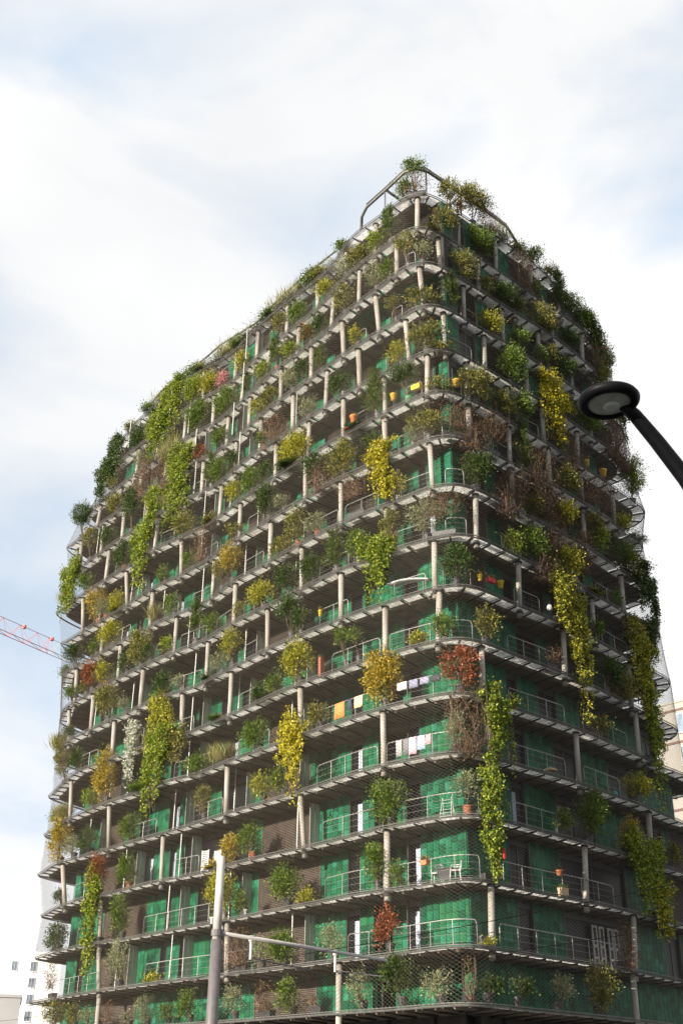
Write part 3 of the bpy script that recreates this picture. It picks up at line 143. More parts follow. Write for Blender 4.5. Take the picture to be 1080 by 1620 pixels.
class MB:
    def __init__(self):
        self.v = []; self.f = []; self.m = []
    def add(self, vs, fs, mi=0):
        b = len(self.v)
        self.v.extend([tuple(map(float, p)) for p in vs])
        self.f.extend([tuple(b + i for i in f) for f in fs])
        self.m.extend([mi] * len(fs))
        return self
    def box(self, x0, x1, y0, y1, z0, z1, mi=0, M=None):
        vs = [(x, y, z) for z in (z0, z1) for y in (y0, y1) for x in (x0, x1)]
        if M is not None: vs = [M @ Vector(p) for p in vs]
        return self.add(vs, [(0, 2, 3, 1), (4, 5, 7, 6), (0, 1, 5, 4), (2, 6, 7, 3), (0, 4, 6, 2), (1, 3, 7, 5)], mi)
    def cyl(self, a, b, ra, rb=None, n=10, mi=0, caps=True):
        rb = ra if rb is None else rb
        a, b = Vector(a), Vector(b)
        d = (b - a).normalized()
        x = d.orthogonal().normalized(); y = d.cross(x)
        vs = []
        for c, r in ((a, ra), (b, rb)):
            for k in range(n):
                t = 2 * math.pi * k / n
                vs.append(c + x * (r * math.cos(t)) + y * (r * math.sin(t)))
        fs = [(k, (k + 1) % n, n + (k + 1) % n, n + k) for k in range(n)]
        if caps: fs += [tuple(range(n - 1, -1, -1)), tuple(range(n, 2 * n))]
        return self.add(vs, fs, mi)
    def tube(self, pts, r, n=6, mi=0, closed=False):
        P = [Vector(p) for p in pts]
        N = len(P)
        rr = r if isinstance(r, (list, tuple)) else [r] * N
        vs = []
        for i in range(N):
            a = P[i - 1] if (i > 0 or closed) else P[i]
            b = P[(i + 1) % N] if (i < N - 1 or closed) else P[i]
            d = (b - a).normalized()
            up = Vector((0, 0, 1)) if abs(d.z) < 0.95 else Vector((1, 0, 0))
            x = d.cross(up).normalized(); y = d.cross(x)
            for k in range(n):
                t = 2 * math.pi * k / n
                vs.append(P[i] + (x * math.cos(t) + y * math.sin(t)) * rr[i])
        fs = []
        for i in range(N if closed else N - 1):
            j = (i + 1) % N
            for k in range(n):
                q = (k + 1) % n
                fs.append((i * n + k, j * n + k, j * n + q, i * n + q))
        if not closed:
            fs += [tuple(range(n)), tuple(range((N - 1) * n + n - 1, (N - 1) * n - 1, -1))]
        return self.add(vs, fs, mi)
    def lathe(self, prof, n=12, mi=0, c=(0, 0)):
        vs = []
        for r, z in prof:
            for k in range(n):
                t = 2 * math.pi * k / n
                vs.append((c[0] + r * math.cos(t), c[1] + r * math.sin(t), z))
        fs = []
        for i in range(len(prof) - 1):
            for k in range(n):
                q = (k + 1) % n
                fs.append((i * n + k, i * n + q, (i + 1) * n + q, (i + 1) * n + k))
        fs.append(tuple(range(n - 1, -1, -1))); fs.append(tuple(range((len(prof) - 1) * n, len(prof) * n)))
        return self.add(vs, fs, mi)
    def mesh(self, name, mats, smooth=False):
        me = bpy.data.meshes.new(name)
        me.from_pydata(self.v, [], self.f)
        for m in (mats if isinstance(mats, (list, tuple)) else [mats]): me.materials.append(m)
        if any(self.m): me.polygons.foreach_set('material_index', self.m)
        if smooth: me.polygons.foreach_set('use_smooth', [True] * len(self.f))
        me.update()
        return me
    def build(self, name, mats, parent=None, smooth=False, loc=None, rz=None):
        return link(name, self.mesh(name, mats, smooth), parent, loc, rz)

def np_mesh(name, V, Fq, mats, parent=None, mi=None):
    """mesh object from numpy verts (n,3) and faces (k,3 or 4)"""
    me = bpy.data.meshes.new(name)
    n, k = Fq.shape
    me.vertices.add(len(V)); me.vertices.foreach_set('co', np.ascontiguousarray(V, np.float32).ravel())
    me.loops.add(n * k); me.loops.foreach_set('vertex_index', np.ascontiguousarray(Fq, np.int32).ravel())
    me.polygons.add(n); me.polygons.foreach_set('loop_start', np.arange(0, n * k, k, dtype=np.int32))
    for m in (mats if isinstance(mats, (list, tuple)) else [mats]): me.materials.append(m)
    if mi is not None: me.polygons.foreach_set('material_index', np.ascontiguousarray(mi, np.int32))
    me.update(calc_edges=True)
    return link(name, me, parent)

def mat(name, col, rough=0.6, metal=0.0, var=0.0, scale=3.0, bump=0.0, spec=0.5, streak=0.0, transl=0.0, stain=None):
    m = bpy.data.materials.new(name); m.use_nodes = True
    nt = m.node_tree; N, L = nt.nodes, nt.links
    b = N['Principled BSDF']
    b.inputs['Base Color'].default_value = (*col, 1); b.inputs['Roughness'].default_value = rough
    b.inputs['Metallic'].default_value = metal; b.inputs['Specular IOR Level'].default_value = spec
    out = b
    if var or bump or streak:
        tc = N.new('ShaderNodeTexCoord'); mp = N.new('ShaderNodeMapping')
        mp.inputs['Scale'].default_value = (1, 1, 0.25 if streak else 1)
        L.new(tc.outputs['Object'], mp.inputs['Vector'])
        no = N.new('ShaderNodeTexNoise'); no.inputs['Scale'].default_value = scale; no.inputs['Detail'].default_value = 6
        no.inputs['Roughness'].default_value = 0.6
        L.new(mp.outputs[0], no.inputs['Vector'])
        cr = N.new('ShaderNodeValToRGB')
        lo = stain if stain else tuple(c * (1 - var) for c in col)
        hi = tuple(min(1, c * (1 + var)) for c in col)
        cr.color_ramp.elements[0].position = 0.32; cr.color_ramp.elements[0].color = (*lo, 1)
        cr.color_ramp.elements[1].position = 0.66; cr.color_ramp.elements[1].color = (*hi, 1)
        L.new(no.outputs['Fac'], cr.inputs['Fac']); L.new(cr.outputs[0], b.inputs['Base Color'])
        if bump:
            bp = N.new('ShaderNodeBump'); bp.inputs['Strength'].default_value = bump; bp.inputs['Distance'].default_value = 0.02
            L.new(no.outputs['Fac'], bp.inputs['Height']); L.new(bp.outputs[0], b.inputs['Normal'])
        src = cr.outputs[0]
    else:
        src = None
    if transl:
        tr = N.new('ShaderNodeBsdfTranslucent'); tr.inputs['Color'].default_value = (*col, 1)
        if src: L.new(src, tr.inputs['Color'])
        mx = N.new('ShaderNodeMixShader'); mx.inputs[0].default_value = transl
        L.new(b.outputs[0], mx.inputs[1]); L.new(tr.outputs[0], mx.inputs[2])
        L.new(mx.outputs[0], N['Material Output'].inputs['Surface'])
    return m

def leaf_mat(name, cols, transl=0.35, rough=0.5):
    """foliage colour picked leaf by leaf"""
    m = bpy.data.materials.new(name); m.use_nodes = True
    N, L = m.node_tree.nodes, m.node_tree.links
    b = N['Principled BSDF']; b.inputs['Roughness'].default_value = rough; b.inputs['Specular IOR Level'].default_value = 0.35
    g = N.new('ShaderNodeNewGeometry'); cr = N.new('ShaderNodeValToRGB')
    el = cr.color_ramp.elements
    el[0].position = 0; el[0].color = (*cols[0], 1); el[1].position = 1; el[1].color = (*cols[-1], 1)
    for k in range(1, len(cols) - 1):
        e = el.new(k / (len(cols) - 1)); e.color = (*cols[k], 1)
    L.new(g.outputs['Random Per Island'], cr.inputs['Fac']); L.new(cr.outputs[0], b.inputs['Base Color'])
    tr = N.new('ShaderNodeBsdfTranslucent'); L.new(cr.outputs[0], tr.inputs['Color'])
    mx = N.new('ShaderNodeMixShader'); mx.inputs[0].default_value = transl
    L.new(b.outputs[0], mx.inputs[1]); L.new(tr.outputs[0], mx.inputs[2]); L.new(mx.outputs[0], N['Material Output'].inputs['Surface'])
    return m

M = dict(
    concrete=mat('concrete', (0.105, 0.082, 0.060), 0.85, var=0.28, scale=1.6, bump=0.25, stain=(0.052, 0.040, 0.029)),
    steel=mat('galvanised_steel', (0.15, 0.147, 0.14), 0.5, 0.35, var=0.25, scale=5),
    rail=mat('railing_steel', (0.30, 0.295, 0.275), 0.45, 0.3, var=0.15, scale=6),
    dark_steel=mat('dark_steel', (0.03, 0.027, 0.024), 0.7, 0.1, var=0.4, scale=4),
    panel=mat('edge_panel_grp', (0.92, 0.92, 0.90), 0.7, var=0.08, scale=2.2, transl=0.88, stain=(0.55, 0.50, 0.44)),
    column=mat('column_paint', (0.37, 0.35, 0.32), 0.55, var=0.14, scale=3.5, streak=1, stain=(0.22, 0.19, 0.155)),
    wall=mat('wall_render', (0.004, 0.016, 0.011), 0.8, var=0.3),
    glass=mat('window_glass', (0.007, 0.008, 0.009), 0.34, spec=0.2),
    frame=mat('window_frame', (0.06, 0.065, 0.06), 0.45, 0.3),
    white=mat('white_paint', (0.55, 0.55, 0.55), 0.5, var=0.06),
    curtain=mat('curtain_cloth', (0.40, 0.44, 0.52), 0.8, var=0.15, scale=8, streak=1),
    louvre=mat('louvre_slats', (0.105, 0.082, 0.067), 0.6, var=0.3, scale=3),
    screen=mat('screen_glass', (0.62, 0.70, 0.65), 0.35, var=0.12, scale=1.2, transl=0.55),
    net=mat('net_wire', (0.10, 0.082, 0.066), 0.5, 0.2),
    asphalt=mat('asphalt', (0.05, 0.05, 0.052), 0.9, var=0.3, scale=4, bump=0.3),
    paving=mat('paving', (0.27, 0.26, 0.24), 0.85, var=0.2, scale=2),
    kerb=mat('kerb_stone', (0.32, 0.31, 0.29), 0.8, var=0.2),
    lamp=mat('lamp_black', (0.003, 0.003, 0.004), 0.5, spec=0.1, var=0.3, scale=6),
    lens=mat('lamp_lens', (0.24, 0.26, 0.23), 0.3, var=0.14, scale=9),
    pole_grey=mat('pole_grey', (0.10, 0.088, 0.09), 0.55, var=0.2, scale=5),
    pole_white=mat('pole_white', (0.40, 0.38, 0.36), 0.5, var=0.1, scale=5),
    wire=mat('cable_black', (0.006, 0.006, 0.006), 0.9, spec=0.0),
    crane_red=mat('crane_red', (0.52, 0.14, 0.11), 0.6),
    crane_pale=mat('crane_pale', (0.5, 0.46, 0.42), 0.5),
    bldg_white=mat('white_render', (0.80, 0.79, 0.79), 0.8, var=0.04, scale=0.3),
    bldg_grey=mat('grey_cladding', (0.33, 0.32, 0.325), 0.7, var=0.08, scale=0.4),
    bldg_beige=mat('beige_render', (0.27, 0.255, 0.23), 0.85, var=0.08, scale=0.4),
    bldg_band=mat('brick_band', (0.12, 0.075, 0.06), 0.8),
    far_glass=mat('far_glass', (0.16, 0.20, 0.25), 0.15, var=0.3, scale=0.8),
    pot=mat('pot_charcoal', (0.035, 0.034, 0.036), 0.5, var=0.3, scale=8),
    terracotta=mat('terracotta', (0.24, 0.085, 0.045), 0.8, var=0.2, scale=8),
    soil=mat('soil', (0.03, 0.02, 0.014), 0.95, var=0.3),
    bark=mat('bark', (0.10, 0.07, 0.05), 0.9, var=0.3, scale=14),
    twig=mat('dry_twig', (0.15, 0.095, 0.065), 0.9, var=0.3, scale=10),
)
TILE = [mat('green_cladding_%d' % i, c, 0.5, 0.0, var=0.3, scale=3.2, bump=0.08, spec=0.2, streak=1) for i, c in enumerate(
    [(0.004, 0.080, 0.036), (0.005, 0.098, 0.046), (0.008, 0.120, 0.060), (0.016, 0.142, 0.082), (0.003, 0.056, 0.027), (0.013, 0.114, 0.044)])]
LEAF = {
    'G': leaf_mat('leaf_green', [(0.022, 0.045, 0.008), (0.089, 0.144, 0.022), (0.22, 0.279, 0.044)]),
    'D': leaf_mat('leaf_dark', [(0.01, 0.024, 0.007), (0.043, 0.075, 0.018), (0.126, 0.169, 0.037)]),
    'C': leaf_mat('needles', [(0.012, 0.03, 0.007), (0.06, 0.101, 0.019), (0.186, 0.211, 0.04)]),
    'Y': leaf_mat('leaf_yellow_green', [(0.05, 0.07, 0.01), (0.245, 0.259, 0.029), (0.574, 0.49, 0.051)]),
    'O': leaf_mat('leaf_olive_grey', [(0.085, 0.095, 0.05), (0.215, 0.23, 0.122), (0.405, 0.405, 0.236)]),
    'T': leaf_mat('straw', [(0.09, 0.11, 0.03), (0.196, 0.186, 0.062), (0.389, 0.34, 0.146)]),
    'B': leaf_mat('leaf_dry', [(0.05, 0.028, 0.018), (0.115, 0.063, 0.034), (0.216, 0.149, 0.054)]),
    'R': leaf_mat('leaf_russet', [(0.05, 0.055, 0.02), (0.201, 0.057, 0.029), (0.439, 0.144, 0.068)]),
    'A': leaf_mat('leaf_autumn', [(0.05, 0.06, 0.012), (0.288, 0.245, 0.036), (0.709, 0.456, 0.059)]),
    'L': leaf_mat('leaf_lime', [(0.03, 0.055, 0.008), (0.144, 0.209, 0.022), (0.405, 0.423, 0.044)]),
    'M': leaf_mat('leaf_mixed', [(0.025, 0.035, 0.01), (0.129, 0.144, 0.035), (0.389, 0.321, 0.076)]),
    'W': leaf_mat('leaf_white', [(0.16, 0.19, 0.1), (0.435, 0.445, 0.342), (0.72, 0.72, 0.68)]),
    'P': leaf_mat('blossom_pink', [(0.05, 0.09, 0.02), (0.62, 0.24, 0.27), (0.75, 0.38, 0.40)]),
    'F': leaf_mat('blossom_orange', [(0.04, 0.08, 0.02), (0.09, 0.12, 0.03), (0.50, 0.17, 0.05)]),
    'X': leaf_mat('leaf_bright_yellow', [(0.12, 0.12, 0.012), (0.352, 0.323, 0.021), (0.666, 0.551, 0.046)]),
}

# ------------------------------------------------------------------ edge curves
def catmull_closed(P, sub=4):
    P = np.array(P, float); n = len(P); out = []
    for i in range(n):
        p0, p1, p2, p3 = P[i - 1], P[i], P[(i + 1) % n], P[(i + 2) % n]
        for k in range(sub):
            t = k / sub
            out.append(0.5 * ((2 * p1) + (-p0 + p2) * t + (2 * p0 - 5 * p1 + 4 * p2 - p3) * t * t + (-p0 + 3 * p1 - 3 * p2 + p3) * t ** 3))
    return np.array(out)

class Edge:
    """closed balcony edge; s = metres along it from the nose, negative on the sunlit side"""
    def __init__(self, pts, nose):
        F_ = [tuple(p) for p in pts]
        (xl, yl), (xr, yr) = F_[0], F_[-1]
        back = [(xr + 0.45, yr + 1.1), (xr + 0.3, yr + 2.4), (xr - 1.2, yr + 4.6), (12.5, 77), (7, 83), (1, 88.5), (-5, 92), (-11, 91.5),
                (-15.5, 89), (xl + 2.6, yl + 5.0), (xl + 0.9, yl + 2.6), (xl + 0.1, yl + 0.9)]
        C = catmull_closed(F_ + back)
        L = np.r_[0, np.cumsum(np.linalg.norm(np.diff(np.vstack([C, C[:1]]), axis=0), axis=1))]
        self.len = L[-1]
        t = np.linspace(0, self.len, int(self.len / 0.15), endpoint=False)
        CC = np.vstack([C, C[:1]])
        D = np.stack([np.interp(t, L, CC[:, 0]), np.interp(t, L, CC[:, 1])], 1)
        tl = nose; fr = np.r_[0, np.cumsum(np.linalg.norm(np.diff(np.array(F_), axis=0), axis=1))][-1]
        self.s0 = -tl; self.s_front = (-tl, fr - tl)
        g = np.roll(D, -2, 0) - np.roll(D, 2, 0)
        g /= np.linalg.norm(g, axis=1)[:, None]
        for _ in range(6): g = (np.roll(g, 1, 0) + g + np.roll(g, -1, 0)) / 3
        g /= np.linalg.norm(g, axis=1)[:, None]
        self.t, self.D, self.N = t, D, np.stack([g[:, 1], -g[:, 0]], 1)
        self.tt = np.r_[t, self.len]; self.DD = np.vstack([D, D[:1]]); self.NN = np.vstack([self.N, self.N[:1]])
    def at(self, s, inset=0.0):
        u = np.mod(np.asarray(s, float) - self.s0, self.len)
        p = np.stack([np.interp(u, self.tt, self.DD[:, k]) for k in (0, 1)], -1)
        n = np.stack([np.interp(u, self.tt, self.NN[:, k]) for k in (0, 1)], -1)
        n = n / np.linalg.norm(n, axis=-1, keepdims=True)
        return p - n * np.asarray(inset)[..., None] if np.ndim(inset) else p - n * inset
    def normal(self, s):
        u = np.mod(np.asarray(s, float) - self.s0, self.len)
        n = np.stack([np.interp(u, self.tt, self.NN[:, k]) for k in (0, 1)], -1)
        return n / np.linalg.norm(n, axis=-1, keepdims=True)

EDGE = [Edge(OUTLINE[i], NOSE[i]) for i in range(17)]
FLOOR = 0.08      # floor top above the rim centre line

# ------------------------------------------------------------------ ground
gp = MB(); gp.add([(-900, -900, 0), (900, -900, 0), (900, 900, 0), (-900, 900, 0)], [(0, 1, 2, 3)])
tag(gp.build('ground', M['asphalt']), kind='structure')
pv = MB()
pc = [(p[0], p[1]) for p in EDGE[1].at(np.arange(0, EDGE[1].len, 1.5), -3.5)]
nn = len(pc)
pv.add([(x, y, 0.13) for x, y in pc] + [(x, y, 0.0) for x, y in pc],
       [tuple(range(nn))] + [(i, nn + i, nn + (i + 1) % nn, (i + 1) % nn) for i in range(nn)])
tag(pv.build('pavement', M['paving']), kind='structure')
kb = MB(); kb.tube([(x, y, 0.07) for x, y in EDGE[1].at(np.arange(0, EDGE[1].len, 1.0), -3.62)], 0.09, 4, closed=True)
tag(kb.build('kerb', M['kerb']), kind='structure')
rd = MB()
for k in range(14):
    a = Vector((-34 + k * 5.0, 44 - k * 2.0 if k < 7 else 30 + (k - 7) * 2.0, 0.004))
    d = Vector((0.92, -0.38, 0)) if k < 7 else Vector((0.92, 0.38, 0))
    n = Vector((-d.y, d.x, 0)) * 0.07
    rd.add([a - n, a + d * 2 - n, a + d * 2 + n, a + n], [(0, 1, 2, 3)])
tag(rd.build('road_markings', M['white']), kind='structure')

# ------------------------------------------------------------------ the tower
tower = empty('apartment_tower', (0, 66, 0))
tag(tower, 'tall green apartment tower wrapped in wavy planted balconies and steel netting', 'building')
def tpart(o):
    o.parent = tower; o.matrix_parent_inverse = Matrix.Translation((0, -66, 0)); return o

def pix_rank(p):
    """how large a piece shows from the street"""
    return 1.0 / ((p[0]) ** 2 + (p[1]) ** 2 + (p[2] - CAM_H) ** 2)

# slabs with rim, edge panels and brackets
bracket_me = MB()
bracket_me.add([(-0.035, 0.0, -0.03), (0.035, 0.0, -0.03), (0.035, -1.95, -0.145), (-0.035, -1.95, -0.145),
                (-0.035, 0.0, -0.10), (0.035, 0.0, -0.10), (0.035, -1.95, -0.24), (-0.035, -1.95, -0.24)],
               [(0, 1, 2, 3), (7, 6, 5, 4), (0, 4, 5, 1), (2, 6, 7, 3), (0, 3, 7, 4), (1, 5, 6, 2)])
bracket_mesh = bracket_me.mesh('bracket', M['dark_steel'])
slabs, pieces = [], []
for i in range(17):
    E, z = EDGE[i], LEVEL_Z[i]
    step = np.arange(0, E.len, 0.3)
    ring = E.at(step + E.s0, 0.78)
    n = len(ring)
    sb = MB()
    sb.add([(x, y, z + FLOOR) for x, y in ring] + [(x, y, z - 0.14) for x, y in ring],
           [tuple(range(n)), tuple(range(2 * n - 1, n - 1, -1))] + [(k, n + k, n + (k + 1) % n, (k + 1) % n) for k in range(n)])
    so = tpart(sb.build('balcony_slab', M['concrete'])); slabs.append(so)
    rm = MB()
    q = [(*p, z - 0.035) for p in E.at(step + E.s0, 0.025)]
    rm.tube(q, 0.042, 4, closed=True)
    rm.tube([(*p, z + 0.055) for p in E.at(step + E.s0, -0.03)], 0.028, 6, closed=True)
    rm.tube([(*p, z + 0.01) for p in E.at(step + E.s0, 0.755)], 0.035, 4, closed=True)
    rm.build('rim', M['steel'], so)
    f0, f1 = E.s_front
    st = np.arange(f0 + 0.3 * (i % 3), f1 + 6.5, 1.22)
    for k, s in enumerate(st):
        p = E.at(s, 0.04); nv = E.normal(s)
        pieces.append((i, 'b', (p[0], p[1], z - 0.03), math.atan2(nv[1], nv[0]) - math.pi / 2, s))
        if k + 1 < len(st): pieces.append((i, 'p', (p[0], p[1], z), s + 0.05, st[k + 1] - 0.05))

def add_panel(mb, i, s0, s1):
    E, z = EDGE[i], LEVEL_Z[i]
    ss = np.linspace(s0, s1, 4)
    a, b = E.at(ss, 0.07), E.at(ss, 0.72)
    vs = [(*p, z) for p in a] + [(*p, z) for p in b]
    fs = [(k, k + 1, 5 + k, 4 + k) for k in range(3)]
    mb.add(vs, fs)

def front(i, s):
    return EDGE[i].s_front[0] + 1 < s < EDGE[i].s_front[1] - 1
for kind in ('b', 'p'):
    L = [p for p in pieces if p[1] == kind]
    def key(p):
        s = p[4] if kind == 'b' else p[3]
        el = (p[2][2] - CAM_H) / math.hypot(p[2][0], p[2][1])
        return -(pix_rank(p[2]) * (0.25 + el / math.sqrt(1 + el * el)) * (1 if front(p[0], s) else 0.01))
    L.sort(key=key)
    rest = {}
    for r, p in enumerate(L):
        i = p[0]
        if r < 295:
            if kind == 'b':
                link('bracket', bracket_mesh, slabs[i], p[2], p[3])
            else:
                mb = MB(); add_panel(mb, i, p[3], p[4]); mb.build('edge_panel', M['panel'], slabs[i])
        else:
            mb = rest.setdefault(i, MB())
            if kind == 'b':
                T = Matrix.Translation(p[2]) @ Matrix.Rotation(p[3], 4, 'Z')
                mb.add([T @ Vector(v) for v in bracket_me.v], bracket_me.f)
            else:
                add_panel(mb, i, p[3], p[4])
    for i, mb in rest.items():
        tag(mb.build('bracket_row' if kind == 'b' else 'edge_panel_row', M['dark_steel'] if kind == 'b' else M['panel'], slabs[i]), kind='stuff')

# columns
for (i, sb_, st_) in COLUMNS:
    a = EDGE[i].at(sb_, 0.36); b = EDGE[i + 1].at(st_, 0.36)
    z0, z1 = LEVEL_Z[i], LEVEL_Z[i + 1]
    A, B = Vector((*a, z0 + FLOOR)), Vector((*b, z1 - 0.02))
    d = (B - A).normalized()
    r = random.uniform(0.135, 0.16)
    foot = 0.42 if i > 0 else 5.0
    mb = MB(); mb.cyl(A - d * (foot + FLOOR) if i > 0 else Vector((a[0], a[1], 0)), B, r, r * 0.97, 14)
    co = tpart(mb.build('column', M['column']))
    for p in co.data.polygons: p.use_smooth = len(p.vertices) == 4
    cl = MB(); cl.cyl(B - d * 0.11, B - d * 0.02, r + 0.05, r + 0.05, 14); cl.build('collar', M['dark_steel'], co)
    if i > 0:
        cl = MB(); cl.cyl(A - d * 0.30, A - d * 0.21, r + 0.06, r + 0.06, 14); cl.build('collar', M['dark_steel'], co)

# railings
for (i, s0, s1) in RAILINGS:
    if s1 < s0: s0, s1 = s1, s0
    E, z = EDGE[i], LEVEL_Z[i] + FLOOR
    n = max(4, int((s1 - s0) / 0.35))
    ss = np.linspace(s0, s1, n)
    P = E.at(ss, 0.24)
    top = [(*P[0], z + 0.02), (*P[0], z + 0.80)]
    m0 = E.at(s0 + 0.10, 0.24); m1 = E.at(s1 - 0.10, 0.24)
    path = [(*P[0], z), (*P[0], z + 0.86), (*m0, z + 1.0)] + [(*p, z + 1.0) for p in P[1:-1]] + [(*m1, z + 1.0), (*P[-1], z + 0.86), (*P[-1], z)]
    ps = MB()
    k = max(1, round((s1 - s0) / 1.35))
    for t in range(1, k):
        p = E.at(s0 + (s1 - s0) * t / k, 0.24); ps.cyl((*p, z), (*p, z + 0.99), 0.015, n=6)
    for h in (0.12, 0.42, 0.71):
        ps.tube([(*p, z + h) for p in P], 0.006, 4)
    ro = tpart(ps.build('railing', M['rail']))
    hr = MB(); hr.tube(path, 0.023, 6); hr.build('handrail', M['rail'], ro, smooth=True)

# ------------------------------------------------------------------ walls behind the balconies
DIRS = {'L': (Vector((-0.645, 0.764, 0)).normalized(), Vector((-0.764, -0.645, 0)).normalized()),
        'R': (Vector((0.69, 0.724, 0)).normalized(), Vector((0.724, -0.69, 0)).normalized())}
CO0 = Vector((*CORNER, 0))
def corner_at(i):
    """wall corner of a storey: the upper flats reach further out under the slabs"""
    o = min(0.85, max(0.0, (i - 6) * 0.14))
    nl, nr = DIRS['L'][1], DIRS['R'][1]
    det = nl.x * nr.y - nl.y * nr.x
    return CO0 + Vector(((o * nr.y - o * nl.y) / det, (nl.x * o - nr.x * o) / det, 0))
CO = CO0
def fill(segs, T):
    """cover 0..T with wall pieces; the unseen stretches repeat the rhythm of the seen ones"""
    segs = sorted(segs); out = []; cur = 0.0
    for a, b, k in segs:
        a = max(a, cur)
        if b - a < 0.15 or a >= T: continue
        if a - cur > 0.01: out += rhythm(cur, a)
        out.append((a, min(b, T), k)); cur = min(b, T)
    if T - cur > 0.01: out += rhythm(cur, T)
    return out
def rhythm(a, b):
    if b - a < 1.1: return [(a, b, 'g')]
    out = []; t = a
    pat = [('g', 1.5), ('w', 0.9), ('g', 1.0), ('w', 1.6), ('g', 0.9), ('l', 1.9)]
    j = random.randrange(6)
    while t < b - 0.4:
        k, w = pat[j % 6]; w *= random.uniform(0.75, 1.25); j += 1
        e = min(b, t + w)
        if b - e < 0.4: e = b
        out.append((t, e, k)); t = e
    return out

tile_mesh = {}
def tile_shape(w, h, m):
    key = (round(w, 2), round(h, 2), m)
    if key not in tile_mesh:
        mb = MB(); mb.box(0, key[0], 0, 0.03, 0, key[1]); tile_mesh[key] = mb.mesh('cladding_panel', TILE[m])
    return tile_mesh[key]
tile_queue = []
storey_walls = []
for i in range(16):
    z0, z1 = LEVEL_Z[i] + FLOOR, LEVEL_Z[i + 1] - 0.14
    H = z1 - z0
    CO = corner_at(i)
    wm = MB()
    ends = {}
    for side, data in (('L', WALL_SUNNY), ('R', WALL_SHADY)):
        d, nrm = DIRS[side]
        T = (36.6 if i < 14 else 35.5) if side == 'L' else (21.5 if i < 4 else 20.0 if i < 5 else 18.6 if i < 6 else 15.0)
        ends[side] = CO + d * T
        for a, b, k in fill([(q[1], q[2], q[3]) for q in data if q[0] == i], T):
            off = -1.1 if k == 'h' and side == 'L' else 0.0
            # frame of the piece: x along the wall away from the nose, y outwards
            def pt(t, y, z): 
                p = CO + d * t + nrm * y; return (p.x, p.y, z)
            def slab_box(mb, ta, tb, ya, yb, za, zb, mi=0):
                vs = [pt(t, y, z) for z in (za, zb) for y in (ya, yb) for t in (ta, tb)]
                mb.add(vs, [(0, 2, 3, 1), (4, 5, 7, 6), (0, 1, 5, 4), (2, 6, 7, 3), (0, 4, 6, 2), (1, 3, 7, 5)], mi)
            rot = math.atan2(d.y, d.x)
            if k in 'gh':
                slab_box(wm, a, b, off - 0.25, off, z0, z1)
                if off:
                    slab_box(wm, a - 0.02, a + 0.1, off, -0.26, z0, z1); slab_box(wm, b - 0.1, b + 0.02, off, -0.26, z0, z1)
                nr = 6; th = H / nr
                ncol = max(1, round((b - a) / 0.40)); tw = (b - a) / ncol
                for c in range(ncol):
                    sh = random.choice((0, 0.5)) * th
                    zz = z0 + 0.005; first = True
                    while zz < z1 - 0.02:
                        e = min(z1, zz + (th - sh if first and sh else th)); first = False
                        if z1 - e < 0.1: e = z1
                        m = random.choices(range(6), (4, 5, 4, 2, 3, 3))[0]
                        tile_queue.append((i, pt(a + c * tw + 0.013, off + 0.002 + random.uniform(0, 0.012), zz + 0.011), d, nrm,
                                           tw - 0.026, e - zz - 0.022, m, side))
                        zz = e
            elif k == 'l':
                slab_box(wm, a, b, -0.3, -0.05, z0, z1)
                lv = MB()
                zz = z0 + 0.05
                while zz < z1 - 0.06:
                    vs = [pt(a + 0.03, 0.0, zz + 0.055), pt(b - 0.03, 0.0, zz + 0.055), pt(b - 0.03, 0.045, zz), pt(a + 0.03, 0.045, zz),
                          pt(a + 0.03, -0.012, zz + 0.045), pt(b - 0.03, -0.012, zz + 0.045), pt(b - 0.03, 0.033, zz - 0.01), pt(a + 0.03, 0.033, zz - 0.01)]
                    lv.add(vs, [(0, 1, 2, 3), (7, 6, 5, 4), (0, 4, 5, 1), (3, 2, 6, 7), (0, 3, 7, 4), (1, 5, 6, 2)])
                    zz += 0.085
                lo = tpart(lv.build('louvre_screen', M['louvre']))
                fr = MB()
                for t in (a, b - 0.05): slab_box(fr, t, t + 0.05, -0.05, 0.06, z0, z1)
                slab_box(fr, a, b, -0.04, 0.055, z1 - 0.05, z1 - 0.003)
                fr.build('frame', M['louvre'], lo)
            else:                                   # glazed door, full height
                slab_box(wm, a, b, -0.45, -0.33, z0, z1)
                fr = MB()
                for t in (a, b - 0.06): slab_box(fr, t, t + 0.06, -0.32, 0.035, z0, z1)
                slab_box(fr, a + 0.06, b - 0.06, -0.16, -0.08, z0, z0 + 0.09); slab_box(fr, a + 0.06, b - 0.06, -0.16, -0.08, z1 - 0.3, z1)
                if b - a > 1.3:
                    t = (a + b) / 2; slab_box(fr, t - 0.035, t + 0.035, -0.16, -0.08, z0 + 0.09, z1 - 0.3)
                wo = tpart(fr.build('window', M['frame']))
                gl = MB(); slab_box(gl, a + 0.06, b - 0.06, -0.13, -0.115, z0 + 0.09, z1 - 0.3); gl.build('pane', M['glass'], wo)
                if k == 'c' or random.random() < 0.16:
                    cu = MB(); w = min(0.42, (b - a) * 0.4); cs = 6
                    for q in range(cs):
                        t = a + 0.08 + w * q / cs
                        slab_box(cu, t, t + w / cs, -0.105 + 0.02 * (q % 2), -0.09 + 0.02 * (q % 2), z0 + 0.12, z0 + H * 0.78)
                    cu.build('curtain', M['curtain'], wo)
    # returns at both ends and a plain back
    le, re = ends['L'], ends['R']
    bk = [(le.x, le.y), (le.x + 3.6, le.y + 5.2), (-8, 88.0), (-3.5, 88.2), (1, 85), (9, 77.5), (re.x - 3.8, re.y + 3.9), (re.x, re.y)]
    for (xa, ya), (xb, yb) in zip(bk[:-1], bk[1:]):
        wm.add([(xa, ya, z0), (xb, yb, z0), (xb, yb, z1), (xa, ya, z1)], [(0, 1, 2, 3)])
